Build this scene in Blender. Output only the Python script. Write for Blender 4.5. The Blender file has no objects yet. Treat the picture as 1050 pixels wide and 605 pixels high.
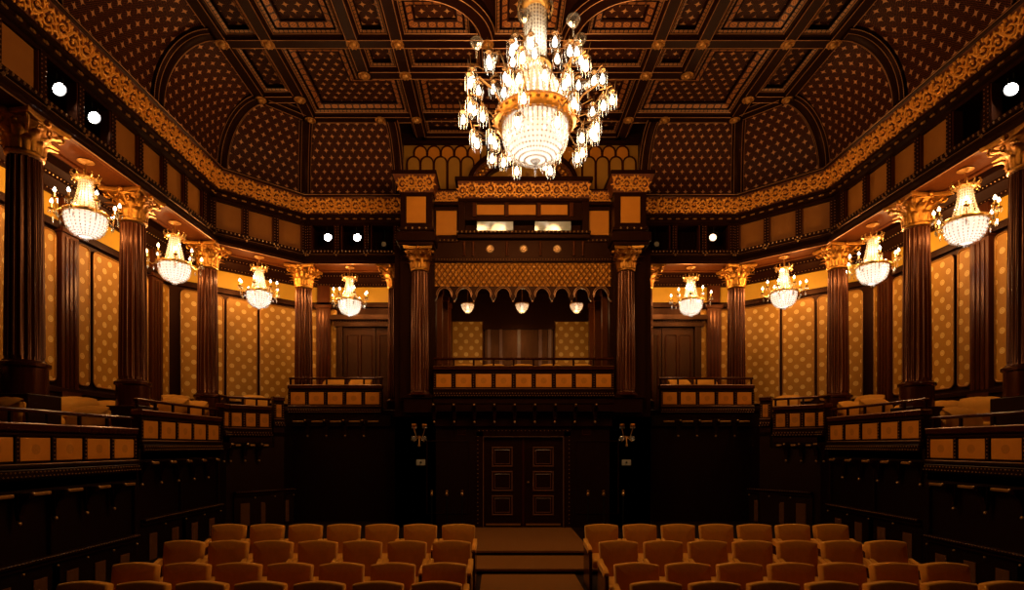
import bpy, math, random
from mathutils import Matrix, Vector
random.seed(7)
PI = math.pi
SC = bpy.context.scene
COL = SC.collection
E = 2.2                      # eye height above the stalls floor
F = 560.0                    # focal length in pixels of the 1050 px frame

# ------------------------------------------------------------------ helpers
class MB:
    def __init__(self, M=None):
        self.v = []; self.f = []; self.uv = []; self.M = M or Matrix.Identity(4)
    def add(self, pts, faces, uvs=None, M=None):
        T = self.M @ M if M is not None else self.M
        b = len(self.v)
        self.v += [tuple(T @ Vector(p)) for p in pts]
        for k, fc in enumerate(faces):
            self.f.append(tuple(b + i for i in fc))
            self.uv.append(uvs[k] if uvs else None)
        return self
    def quad(self, a, b, c, d, uv=None):
        return self.add([a, b, c, d], [(0, 1, 2, 3)], [uv] if uv else None)
    def poly(self, pts, uv=None):
        return self.add(pts, [tuple(range(len(pts)))], [uv] if uv else None)
    def box(self, x0, x1, y0, y1, z0, z1, M=None):
        p = [(x0,y0,z0),(x1,y0,z0),(x1,y1,z0),(x0,y1,z0),(x0,y0,z1),(x1,y0,z1),(x1,y1,z1),(x0,y1,z1)]
        fs = [(0,3,2,1),(4,5,6,7),(0,1,5,4),(1,2,6,5),(2,3,7,6),(3,0,4,7)]
        uvs = []
        for fc in fs:
            q = [p[i] for i in fc]
            if fc in ((0,3,2,1),(4,5,6,7)): uvs.append([(a[0],a[1]) for a in q])
            elif fc in ((0,1,5,4),(2,3,7,6)): uvs.append([(a[0],a[2]) for a in q])
            else: uvs.append([(a[1],a[2]) for a in q])
        return self.add(p, fs, uvs, M)
    def bev(self, x0, x1, y0, y1, z0, z1, b=.01):
        """box with chamfered edges"""
        P = []; 
        for (sx, X) in ((1, x0), (-1, x1)):
            for (sy, Y) in ((1, y0), (-1, y1)):
                for (sz, Zz) in ((1, z0), (-1, z1)):
                    P += [(X, Y+sy*b, Zz+sz*b), (X+sx*b, Y, Zz+sz*b), (X+sx*b, Y+sy*b, Zz)]
        def c(ix, iy, iz, k): return ((ix*2+iy)*2+iz)*3+k
        fs = []
        for i in (0, 1):
            fs.append([c(i,0,0,0), c(i,1,0,0), c(i,1,1,0), c(i,0,1,0)])
            fs.append([c(0,i,0,1), c(1,i,0,1), c(1,i,1,1), c(0,i,1,1)])
            fs.append([c(0,0,i,2), c(1,0,i,2), c(1,1,i,2), c(0,1,i,2)])
            for j in (0, 1):
                fs.append([c(i,j,0,0), c(i,j,1,0), c(i,j,1,1), c(i,j,0,1)])
                fs.append([c(i,0,j,0), c(i,1,j,0), c(i,1,j,2), c(i,0,j,2)])
                fs.append([c(0,i,j,1), c(1,i,j,1), c(1,i,j,2), c(0,i,j,2)])
                for k in (0, 1): fs.append([c(i,j,k,0), c(i,j,k,1), c(i,j,k,2)])
        return self.add(P, fs)
    def lathe(self, prof, n=24, c=(0,0,0), flute=None, a0=0, a1=2*PI, M=None, caps=True):
        full = abs(a1 - a0 - 2*PI) < 1e-6
        m = n if full else n + 1
        pts = []; 
        for (r, z) in prof:
            for i in range(m):
                a = a0 + (a1-a0)*i/n
                rr = r * (flute(a) if flute else 1)
                pts.append((c[0]+rr*math.cos(a), c[1]+rr*math.sin(a), c[2]+z))
        fs = []; uvs = []
        for j in range(len(prof)-1):
            for i in range(n):
                i2 = (i+1) % m
                fs.append((j*m+i, j*m+i2, (j+1)*m+i2, (j+1)*m+i))
                r = max(prof[j][0], .05)
                u0 = r*(a1-a0)*i/n; u1 = r*(a1-a0)*(i+1)/n
                uvs.append([(u0,prof[j][1]),(u1,prof[j][1]),(u1,prof[j+1][1]),(u0,prof[j+1][1])])
        if caps and full:
            for j in (0, len(prof)-1):
                if prof[j][0] > 1e-4:
                    fs.append(tuple(j*m+i for i in range(n))); uvs.append([(0,0)]*n)
        return self.add(pts, fs, uvs, M)
    def ball(self, c, r, n=8, sx=1, sy=1, sz=1, M=None):
        h = max(3, n//2)
        pts = [(c[0], c[1], c[2]-r*sz)]
        for j in range(1, h):
            t = -PI/2 + PI*j/h
            for i in range(n):
                a = 2*PI*i/n
                pts.append((c[0]+r*sx*math.cos(t)*math.cos(a), c[1]+r*sy*math.cos(t)*math.sin(a), c[2]+r*sz*math.sin(t)))
        pts.append((c[0], c[1], c[2]+r*sz)); L = len(pts)-1
        fs = [(0, 1+(i+1)%n, 1+i) for i in range(n)]
        for j in range(h-2):
            b = 1+j*n
            fs += [(b+i, b+(i+1)%n, b+n+(i+1)%n, b+n+i) for i in range(n)]
        b = 1+(h-2)*n
        fs += [(b+i, b+(i+1)%n, L) for i in range(n)]
        return self.add(pts, fs, None, M)
    def octa(self, c, r, h=None):
        h = h or r
        x, y, z = c
        return self.add([(x+r,y,z),(x,y+r,z),(x-r,y,z),(x,y-r,z),(x,y,z+h),(x,y,z-h)],
                        [(0,1,4),(1,2,4),(2,3,4),(3,0,4),(1,0,5),(2,1,5),(3,2,5),(0,3,5)])
    def tube(self, path, r, n=6, closed=False, up=Vector((0,0,1))):
        P = [Vector(p) for p in path]; k = len(P); pts = []
        for i in range(k):
            if closed: d = P[(i+1)%k]-P[i-1]
            else: d = P[min(i+1,k-1)]-P[max(i-1,0)]
            if d.length < 1e-9: d = Vector((0,0,1))
            d.normalize()
            a = d.cross(up)
            if a.length < 1e-3: a = d.cross(Vector((1,0,0)))
            a.normalize(); b = a.cross(d)
            rr = r[i] if isinstance(r, (list, tuple)) else r
            for j in range(n):
                t = 2*PI*j/n
                pts.append(tuple(P[i]+a*(rr*math.cos(t))+b*(rr*math.sin(t))))
        fs = []
        for i in range(k if closed else k-1):
            i2 = (i+1) % k
            for j in range(n):
                fs.append((i*n+j, i*n+(j+1)%n, i2*n+(j+1)%n, i2*n+j))
        if not closed:
            fs.append(tuple(range(n))); fs.append(tuple((k-1)*n+j for j in range(n)))
        return self.add(pts, fs)
    def prism(self, out, y0, y1):
        """outline [(x,z)] extruded from y0 to y1"""
        n = len(out)
        pts = [(x,y0,z) for x,z in out]+[(x,y1,z) for x,z in out]
        fs = [tuple(range(n)), tuple(range(2*n-1, n-1, -1))]
        uvs = [[(x,z) for x,z in out], [(x,z) for x,z in reversed(out)]]
        for i in range(n):
            j = (i+1) % n
            fs.append((i, n+i, n+j, j)); uvs.append([(out[i][0],out[i][1]),(out[i][0],out[i][1]+.05),(out[j][0],out[j][1]+.05),(out[j][0],out[j][1])])
        return self.add(pts, fs, uvs)
    def pillow(self, out, y0, y1, ins=.03, M=None, puff=.012):
        """soft slab: outline [(x,z)] thickened from y0 to y1 with rounded edges"""
        xs = [p[0] for p in out]; zs = [p[1] for p in out]
        cx = (max(xs)+min(xs))/2; cz = (max(zs)+min(zs))/2
        hw = (max(xs)-min(xs))/2; hh = (max(zs)-min(zs))/2
        n = len(out); D = y1-y0; r = min(ins, D*.5)
        layers = [(hw*.55, y0-puff), (ins*.9, y0), (ins*.3, y0+r*.3), (0, y0+r), (0, y1-r), (ins*.3, y1-r*.3), (ins*.9, y1), (hw*.55, y1+puff)]
        pts = []
        for (i_, y) in layers:
            ix = min(i_, hw*.6); iz = min(i_, hh*.6)
            for (x, z) in out:
                pts.append((cx+(x-cx)*(1-ix/hw), y, cz+(z-cz)*(1-iz/hh)))
        fs = [tuple(range(n)), tuple((len(layers)-1)*n+i for i in reversed(range(n)))]
        for k in range(len(layers)-1):
            for i in range(n):
                j = (i+1) % n
                fs.append((k*n+i, (k+1)*n+i, (k+1)*n+j, k*n+j))
        return self.add(pts, fs, None, M)
    def build(self, name, mat, parent=None, smooth=False):
        me = bpy.data.meshes.new(name)
        me.from_pydata(self.v, [], self.f)
        if any(u for u in self.uv):
            lay = me.uv_layers.new(name='UVMap'); k = 0
            for fi, fc in enumerate(self.f):
                u = self.uv[fi]
                for q in range(len(fc)):
                    lay.data[k].uv = u[q] if u else (0, 0)
                    k += 1
        me.materials.append(mat)
        if smooth:
            for p in me.polygons: p.use_smooth = True
            try: me.set_sharp_from_angle(angle=math.radians(50))
            except Exception: pass
        o = bpy.data.objects.new(name, me); COL.objects.link(o)
        if parent: o.parent = parent
        return o

def tag(o, label, cat, group=None, kind=None):
    o['label'] = label; o['category'] = cat
    if group: o['group'] = group
    if kind: o['kind'] = kind
    return o
def thing(name, label, cat, loc=(0,0,0), rz=0, group=None, kind=None):
    o = bpy.data.objects.new(name, None); COL.objects.link(o)
    o.location = loc; o.rotation_euler = (0, 0, rz); o.empty_display_size = .1
    return tag(o, label, cat, group, kind)
def copy_tree(o, parent=None):
    c = o.copy(); COL.objects.link(c)
    if parent: c.parent = parent
    for ch in list(o.children): copy_tree(ch, c)
    return c
ORD = ['', 'first', 'second', 'third', 'fourth', 'fifth', 'sixth', 'seventh', 'eighth', 'ninth']

# ------------------------------------------------------------------ materials
class NT:
    def __init__(self, name):
        self.m = bpy.data.materials.new(name); self.m.use_nodes = True
        self.nt = self.m.node_tree; self.bs = self.nt.nodes['Principled BSDF']
    def node(self, t, **kw):
        n = self.nt.nodes.new(t)
        for k, v in kw.items(): setattr(n, k, v)
        return n
    def put(self, sock, v):
        if hasattr(v, 'is_output'): self.nt.links.new(v, sock)
        else: sock.default_value = v
    def math(self, op, a, b=None, c=None):
        n = self.node('ShaderNodeMath', operation=op)
        self.put(n.inputs[0], a)
        if b is not None: self.put(n.inputs[1], b)
        if c is not None: self.put(n.inputs[2], c)
        return n.outputs[0]
    def uv(self):
        t = self.node('ShaderNodeTexCoord'); s = self.node('ShaderNodeSeparateXYZ')
        self.nt.links.new(t.outputs['UV'], s.inputs[0])
        return s.outputs[0], s.outputs[1]
    def noise(self, scale, detail=3, coord='Object', rough=.55):
        t = self.node('ShaderNodeTexCoord'); n = self.node('ShaderNodeTexNoise')
        n.inputs['Scale'].default_value = scale; n.inputs['Detail'].default_value = detail; n.inputs['Roughness'].default_value = rough
        self.nt.links.new(t.outputs[coord], n.inputs['Vector'])
        return n.outputs['Fac']
    def mix(self, f, a, b):
        n = self.node('ShaderNodeMix', data_type='RGBA')
        self.put(n.inputs[0], f)
        for s, v in ((n.inputs[6], a), (n.inputs[7], b)):
            self.put(s, v if hasattr(v, 'is_output') else (*v, 1))
        return n.outputs[2]
    def base(self, c): self.put(self.bs.inputs['Base Color'], c if hasattr(c, 'is_output') else (*c, 1))
    def set(self, rough=None, metal=None, spec=None, sheen=None, coat=None):
        if rough is not None: self.put(self.bs.inputs['Roughness'], rough)
        if metal is not None: self.put(self.bs.inputs['Metallic'], metal)
        if spec is not None: self.put(self.bs.inputs['Specular IOR Level'], spec)
        if sheen is not None:
            self.bs.inputs['Sheen Weight'].default_value = sheen; self.bs.inputs['Sheen Roughness'].default_value = .45; self.bs.inputs['Sheen Tint'].default_value = (1, .62, .25, 1)
        if coat is not None: self.bs.inputs['Coat Weight'].default_value = coat
        return self
    def bump(self, h, strength=.3, dist=.01):
        b = self.node('ShaderNodeBump'); b.inputs['Strength'].default_value = strength; b.inputs['Distance'].default_value = dist
        self.put(b.inputs['Height'], h); self.nt.links.new(b.outputs[0], self.bs.inputs['Normal'])
    def stag(self, a, b, off=.5):
        """staggered lattice cell coordinates in metres"""
        u, v = self.uv()
        y = self.math('DIVIDE', v, b); row = self.math('FLOOR', y)
        x = self.math('ADD', self.math('DIVIDE', u, a), self.math('MULTIPLY', self.math('FLOORED_MODULO', row, 2.0), off))
        fx = self.math('MULTIPLY', self.math('SUBTRACT', self.math('FRACT', x), .5), a)
        fy = self.math('MULTIPLY', self.math('SUBTRACT', self.math('FRACT', y), .5), b)
        return fx, fy, row, self.math('FLOOR', x)

def plain(name, col, rough=.5, metal=0., spec=.5, var=.25, scale=9, bump=0, sheen=None, coat=None):
    t = NT(name)
    n = t.noise(scale)
    t.base(t.mix(n, tuple(c*(1-var) for c in col), tuple(min(1, c*(1+var)) for c in col)))
    t.set(rough, metal, spec, sheen, coat)
    if bump: t.bump(t.noise(scale*6), bump, .01)
    return t.m
def wood(name, col, rough=.35, spec=.5, coat=None):
    t = NT(name)
    tc = t.node('ShaderNodeTexCoord'); mp = t.node('ShaderNodeMapping'); mp.inputs['Scale'].default_value = (9, 9, 1.2)
    n = t.node('ShaderNodeTexNoise'); n.inputs['Scale'].default_value = 3; n.inputs['Detail'].default_value = 5
    t.nt.links.new(tc.outputs['Object'], mp.inputs[0]); t.nt.links.new(mp.outputs[0], n.inputs['Vector'])
    t.base(t.mix(n.outputs['Fac'], tuple(c*.55 for c in col), tuple(c*1.5 for c in col)))
    t.set(rough, 0, spec, None, coat)
    t.bs.inputs['Specular Tint'].default_value = (1, .42, .20, 1)
    return t.m
def star_mat(name, bg, bg2, star, a=.205, b=.145, R=.072, rough=.55):
    t = NT(name)
    fx, fy, row, cx = t.stag(a, b)
    ax = t.math('ABSOLUTE', fx); ay = t.math('ABSOLUTE', fy)
    # every other column of stars is turned by 45 degrees
    s = t.math('ADD', t.math('SQRT', ax), t.math('SQRT', ay))
    m1 = t.math('LESS_THAN', s, math.sqrt(R))
    core = t.math('LESS_THAN', t.math('ADD', ax, ay), R*.33)
    mask = t.math('MAXIMUM', m1, core)
    u, v = t.uv()
    k = 2*PI/.032
    w = t.math('MULTIPLY', t.math('SINE', t.math('MULTIPLY', u, k)), t.math('SINE', t.math('MULTIPLY', v, k)))
    fine = t.math('GREATER_THAN', t.math('ADD', w, t.math('MULTIPLY', t.math('SUBTRACT', t.noise(60, 2), .5), 1.6)), .25)
    bgc = t.mix(fine, bg, bg2)
    t.base(t.mix(mask, bgc, star))
    t.set(rough, t.math('MULTIPLY', mask, .25), .12)
    t.bump(t.math('ADD', mask, t.math('MULTIPLY', fine, .35)), .5, .01)
    return t.m
def wallpaper(name):
    t = NT(name)
    fx, fy, row, cx = t.stag(.27, .165)
    d = t.math('SQRT', t.math('ADD', t.math('MULTIPLY', fx, fx), t.math('MULTIPLY', fy, fy)))
    disc = t.math('LESS_THAN', d, .052)
    ring = t.math('LESS_THAN', t.math('ABSOLUTE', t.math('SUBTRACT', d, .03)), .007)
    core = t.math('LESS_THAN', d, .01)
    dark = t.math('MAXIMUM', ring, core)
    ground = t.mix(t.noise(30, 4), (.38, .150, .005), (.48, .200, .008))
    c = t.mix(disc, ground, (.82, .50, .13))
    c = t.mix(t.math('MULTIPLY', dark, .45), c, (.33, .14, .01))
    t.base(c)
    t.set(.55, .15, .4, .1)
    t.bump(t.math('ADD', disc, t.math('MULTIPLY', t.noise(160, 2), .25)), .25, .006)
    return t.m
def lattice_mat(name):
    t = NT(name)
    u, v = t.uv()
    k = PI/.16
    p = t.math('ADD', t.math('MULTIPLY', u, k*1.35), t.math('MULTIPLY', v, k)); q = t.math('SUBTRACT', t.math('MULTIPLY', u, k*1.35), t.math('MULTIPLY', v, k))
    s = t.math('MINIMUM', t.math('ABSOLUTE', t.math('SINE', p)), t.math('ABSOLUTE', t.math('SINE', q)))
    line = t.math('LESS_THAN', s, .2)
    body = t.mix(t.noise(26, 4), (.40, .125, .010), (.76, .30, .030))
    t.base(t.mix(line, body, (.13, .035, .01)))
    t.set(.42, .45, .5)
    t.bump(s, .9, .03)
    return t.m
def border_mat(name, a, bg, fg, r=.3):
    """row of little leafy rosettes along u"""
    t = NT(name)
    u, v = t.uv()
    fx = t.math('MULTIPLY', t.math('SUBTRACT', t.math('FRACT', t.math('DIVIDE', u, a)), .5), 2.0)
    fy = t.math('MULTIPLY', t.math('SUBTRACT', v, .5), 2.0)
    d = t.math('SQRT', t.math('ADD', t.math('MULTIPLY', fx, fx), t.math('MULTIPLY', fy, fy)))
    ring = t.math('LESS_THAN', t.math('ABSOLUTE', t.math('SUBTRACT', d, .62)), .17)
    x = t.math('LESS_THAN', t.math('ABSOLUTE', t.math('SUBTRACT', t.math('ABSOLUTE', fx), t.math('ABSOLUTE', fy))), .16)
    mask = t.math('MULTIPLY', t.math('MAXIMUM', ring, x), t.math('LESS_THAN', d, .95))
    t.base(t.mix(mask, bg, fg))
    t.set(.45, t.math('MULTIPLY', mask, .4), .5)
    t.bump(mask, .7, .01)
    return t.m
def silk(name, c0, c1, medallion=False):
    t = NT(name)
    c = t.mix(t.noise(7, 4), c0, c1)
    if medallion:
        u, v = t.uv()
        d = t.math('SQRT', t.math('ADD', t.math('MULTIPLY', u, u), t.math('MULTIPLY', v, v)))
        m = t.math('MULTIPLY', t.math('LESS_THAN', d, .062), t.noise(45, 3))
        c = t.mix(t.math('MULTIPLY', m, .7), c, tuple(x*.45 for x in c0))
    t.base(c); t.set(.6, 0, .3, .3)
    t.bump(t.noise(220, 2), .12, .003)
    return t.m
def crystal(name, tint=(.95,.9,.82), transp=.25, trl=.5):
    m = bpy.data.materials.new(name); m.use_nodes = True; nt = m.node_tree
    for n in list(nt.nodes): nt.nodes.remove(n)
    out = nt.nodes.new('ShaderNodeOutputMaterial')
    g = nt.nodes.new('ShaderNodeBsdfGlossy'); g.inputs['Roughness'].default_value = .12; g.inputs['Color'].default_value = (1,1,1,1)
    d = nt.nodes.new('ShaderNodeBsdfTranslucent'); d.inputs['Color'].default_value = (*tint,1)
    tr = nt.nodes.new('ShaderNodeBsdfTransparent')
    m1 = nt.nodes.new('ShaderNodeMixShader'); m1.inputs[0].default_value = 1-trl
    m2 = nt.nodes.new('ShaderNodeMixShader'); m2.inputs[0].default_value = transp
    nt.links.new(d.outputs[0], m1.inputs[1]); nt.links.new(g.outputs[0], m1.inputs[2])
    nt.links.new(m1.outputs[0], m2.inputs[1]); nt.links.new(tr.outputs[0], m2.inputs[2]); nt.links.new(m2.outputs[0], out.inputs[0])
    return m
def glow(name, col, s):
    m = bpy.data.materials.new(name); m.use_nodes = True
    b = m.node_tree.nodes['Principled BSDF']
    b.inputs['Base Color'].default_value = (*col, 1)
    b.inputs['Emission Color'].default_value = (*col, 1); b.inputs['Emission Strength'].default_value = s
    try: m.cycles.emission_sampling = 'NONE'
    except Exception: pass
    return m

DARK = wood('dark_walnut', (.0150, .0036, .0014), .42, .20)
BEAMW = wood('ceiling_beam_wood', (.0125, .0030, .0011), .45, .12)
FLUTE = plain('flute_fillet', (.20, .062, .018), .35, .4)
DOORL = plain('door_moulding_wood', (.17, .060, .028), .35, 0, .5)
BLACK = wood('black_stained_wood', (.0075, .0025, .0017), .45, .35)
MAHOG = wood('mahogany', (.065, .0150, .0038), .36, .35)
SOFFIT = wood('soffit_mahogany', (.070, .0165, .0035), .5, .12)
REDWD = wood('red_mahogany', (.042, .0082, .0026), .22, .5)
DOORWD = wood('brown_oak', (.055, .022, .008), .38, .5)
GOLD = plain('gilding', (.46, .185, .024), .34, .85, .5, .5, 24, .5)
GILT = plain('dull_gilding', (.46, .205, .045), .42, .6, .5, .4, 30, .3)
LINE = plain('gilt_line', (.42, .180, .070), .40, .45)
BEAD = plain('bead_gilding', (.55, .30, .12), .35, .6)
BRASS = plain('brass', (.65, .38, .12), .28, .9)
FRIEZE = plain('frieze_ground', (.16, .036, .006), .45, .3, .4, .7, 26, .9)
GOLDF = plain('frieze_gilding', (.92, .32, .034), .36, .45, .5, .35, 24, .4)
STARC = star_mat('cove_star_pattern', (.0140, .0026, .0011), (.135, .030, .0080), (.60, .28, .12))
STARF = star_mat('coffer_star_pattern', (.022, .0045, .0015), (.075, .018, .0045), (.52, .24, .09), .21, .14, .075)
BORD = border_mat('rosette_border', .15, (.050, .007, .0022), (.46, .165, .042))
BORD2 = border_mat('dotted_border', .08, (.030, .006, .002), (.40, .16, .05))
PAPER = wallpaper('medallion_wallpaper')
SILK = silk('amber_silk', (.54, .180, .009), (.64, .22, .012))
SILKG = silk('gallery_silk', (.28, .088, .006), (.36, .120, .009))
SILKM = silk('amber_silk_medallion', (.62, .200, .009), (.74, .25, .013), True)
OLIVE = silk('olive_gold_panel', (.34, .15, .014), (.44, .20, .022))
STRIP = silk('gold_frieze_silk', (.48, .235, .012), (.60, .31, .020))
LATT = lattice_mat('gold_lattice')
VELVET = plain('amber_velvet', (.70, .285, .026), .8, 0, .2, .18, 14, .15, sheen=.5)
LOWPAN = plain('dim_lower_panel', (.13, .045, .010), .8, 0, .2, .2, 14, .15)
COVER = plain('gold_dust_cover', (.60, .255, .030), .85, 0, .2, .2, 11, .25, sheen=.15)
CARPET = plain('brown_carpet', (.21, .080, .015), .95, 0, .1, .3, 60, .4)
FLOORM = wood('dark_floorboards', (.008, .0035, .002), .6, .2)
LOGCEIL = border_mat('loggia_lattice', .09, (.016, .005, .0025), (.035, .012, .005))
LOGCEIL.node_tree.nodes['Principled BSDF'].inputs['Specular IOR Level'].default_value = .1
BRASSD = plain('aged_brass', (.20, .105, .035), .38, .85)
CRYST = crystal('crystal', (.95,.88,.78), .42, .22)
CRYSTW = crystal('lit_crystal_shell', (.96,.92,.84), .15, .7)
LAMPG = crystal('lamp_prism_glass', (1,.95,.88), .80, .15)
BULB = glow('lamp_bulb', (1, .88, .70), 7)
SPOTL = glow('spotlight_lens', (1, .93, .85), 30)
SPOTD = glow('dim_spotlight_lens', (1, .66, .38), 3)
METAL = plain('black_metal', (.012, .012, .014), .45, .6)
GLASS = plain('projection_window_glass', (.42, .42, .38), .06, 0, 1.0, .2, 12)
PLATE = plain('white_plastic', (.42, .38, .33), .5)
INK = plain('dark_ink', (.02, .02, .02), .6)
BLUE = plain('blue_gel', (.03, .09, .12), .4)

# ------------------------------------------------------------------ room plan
# column line, left half (mirrored for the right): side wall, canted wall, rear wall
PATH = [(-6.67, 3.6), (-6.67, 11.58), (-5.15, 13.0), (-2.70, 13.0)]
TT = []; NN = []; LEN = []
for i in range(3):
    d = Vector(PATH[i+1])-Vector(PATH[i]); LEN.append(d.length); d.normalize()
    TT.append(d); NN.append(Vector((d.y, -d.x)))
MIT = [NN[0]]
for i in (1, 2):
    m = NN[i-1]+NN[i]; MIT.append(m/(1+NN[i-1].dot(NN[i])))
MIT.append(NN[2])
def SX(side): return Matrix.Diagonal((-side, 1, 1, 1)) if side > 0 else Matrix.Identity(4)
def runM(side, i):
    """local (s along the run, o towards the room, z above the eye) -> world"""
    t, n, p = TT[i], NN[i], PATH[i]
    M = Matrix(((t.x, n.x, 0, p[0]), (t.y, n.y, 0, p[1]), (0, 0, 1, E), (0, 0, 0, 1)))
    return SX(side) @ M
def sweep(mb, side, i, prof, s0=None, s1=None, offs=(0, 0)):
    """profile [(o, z)] along run i with mitred ends"""
    S = SX(side); k = len(prof); pts = []
    for e, idx in ((0, i), (1, i+1)):
        for (o, z) in prof:
            p = Vector(PATH[idx]) + MIT[idx]*o
            if e == 0 and s0 is not None: p = Vector(PATH[i])+TT[i]*s0+NN[i]*o
            if e == 1 and s1 is not None: p = Vector(PATH[i])+TT[i]*s1+NN[i]*o
            pts.append(tuple(S @ Vector((p.x, p.y, E+z))))
    fs = []; uvs = []; acc = [0]
    for j in range(1, k): acc.append(acc[-1]+math.hypot(prof[j][0]-prof[j-1][0], prof[j][1]-prof[j-1][1]))
    def su(idx): 
        q = pts[idx]; base = Vector((q[0]*(-1 if side > 0 else 1), q[1]))-Vector(PATH[i]); return base.dot(TT[i])
    for j in range(k-1):
        fs.append((j, j+1, k+j+1, k+j))
        uvs.append([(su(j), acc[j]), (su(j+1), acc[j+1]), (su(k+j+1), acc[j+1]), (su(k+j), acc[j])])
    return mb.add(pts, fs, uvs)
SN = {-1: 'left', 1: 'right'}
RUN = ['side', 'canted', 'rear']

# ------------------------------------------------------------------ floor
STEPS = [(-1.0, .08), (5.0, .14), (5.85, .21), (6.95, .29), (8.1, .37), (9.08, .45), (15.2, None)]
mb = MB()
for (y0, z), (y1, z2) in zip(STEPS, STEPS[1:]):
    mb.box(-8.6, 8.6, y0, y1, -.2, z)
floor = tag(mb.build('floor', FLOORM), 'dark stepped floor of the stalls', 'floor', kind='structure')
mb = MB()
for k, ((y0, z), (y1, z2)) in enumerate(zip(STEPS, STEPS[1:])):
    y1 = min(y1, 11.62); w = 1.10 if y0 > 8 else .69
    mb.bev(-.07-w, -.07+w, y0-.025, y1-.025 if y1 < 11 else y1, z-.03, z+.012, .008)
tag(mb.build('aisle_carpet', CARPET), 'brown carpet runner down the stepped centre aisle', 'carpet')

# ------------------------------------------------------------------ entablature (structure, three runs a side)
ZC = 7.05
COVE = []
for k in range(15):
    a = PI/2*k/14
    COVE.append((.32+.97*(1-math.cos(a)), 5.82+(ZC-5.82)*math.sin(a)))
FRI0, FRI1 = (.21, 5.42), (.37, 5.75)       # gilded frieze, lower and upper edge (o, z)
def scroll_frieze(M, length, h, rep=.40, r=.019):
    """running acanthus scroll in the plane x = along, z = up, y = relief"""
    mb = MB(M); n = max(1, round(length/rep)); rep = length/n; A = h*.30
    N = n*12
    mb.tube([(length*i/N, .012, h*.5+A*math.sin(2*PI*i/12)) for i in range(N+1)], r, 5)
    for k in range(2*n):
        cx = rep*(k*.5+.25); up = 1 if k % 2 == 0 else -1
        cz = h*.5-up*A*.22
        pts = []
        for j in range(13):
            t = j/12; a = PI/2+up*PI*.2+up*2.6*PI*t; rr = h*.30*(1-.85*t)
            pts.append((cx+rr*math.cos(a), .016+.010*t, cz+rr*math.sin(a)))
        mb.tube(pts, [r*(1.1-.4*j/12) for j in range(13)], 5)
        mb.ball((cx, .022, cz), h*.075, 6, 1, .6, 1)
        for q in range(5):
            a = up*(PI*.5-(q-2)*.62); L = h*.36
            px, pz = cx+L*math.cos(a), cz+L*math.sin(a)
            Rm = Matrix.Translation((px, .012, pz)) @ Matrix.Rotation(-a, 4, 'Y')
            mb.ball((0,0,0), h*.12, 6, 1.25, .5, .5, M=Rm)
        for q in (-2, -1, 1, 2):
            Rm = Matrix.Translation((cx+q*rep*.085, .012, h*.5-up*h*(.43 if abs(q) == 1 else .36))) @ Matrix.Rotation(q*.5, 4, 'Y')
            mb.ball((0,0,0), h*.085, 6, .8, .5, 1.2, M=Rm)
        for q in (-1, 1):
            Rm = Matrix.Translation((cx+q*rep*.23, .012, h*.5-up*h*.30)) @ Matrix.Rotation(q*up*.9, 4, 'Y')
            mb.ball((0,0,0), h*.13, 6, 1.5, .5, .55, M=Rm)
    return mb
def frieze_frame(base, lo, hi):
    """matrix in which x runs along, z climbs the tilted frieze face, y leaves it"""
    d = Vector((hi[0]-lo[0], hi[1]-lo[1])); h = d.length; d.normalize()
    T = Matrix(((1,0,0,0), (0,d.y,d.x,lo[0]), (0,-d.x,d.y,lo[1]), (0,0,0,1)))
    return base @ T, h
BAYW, BAYH0, BAYH1 = .52, 4.62, 5.19
bays = {0: [LEN[0]-.73-.66*k for k in range(8)], 1: [LEN[1]/2+(k-1)*.66 for k in range(3)], 2: [.50+.70*k for k in range(3)]}
OPEN = {0: (4, 5), 1: (), 2: (0, 1, 2)}
n_trim = 0
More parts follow.
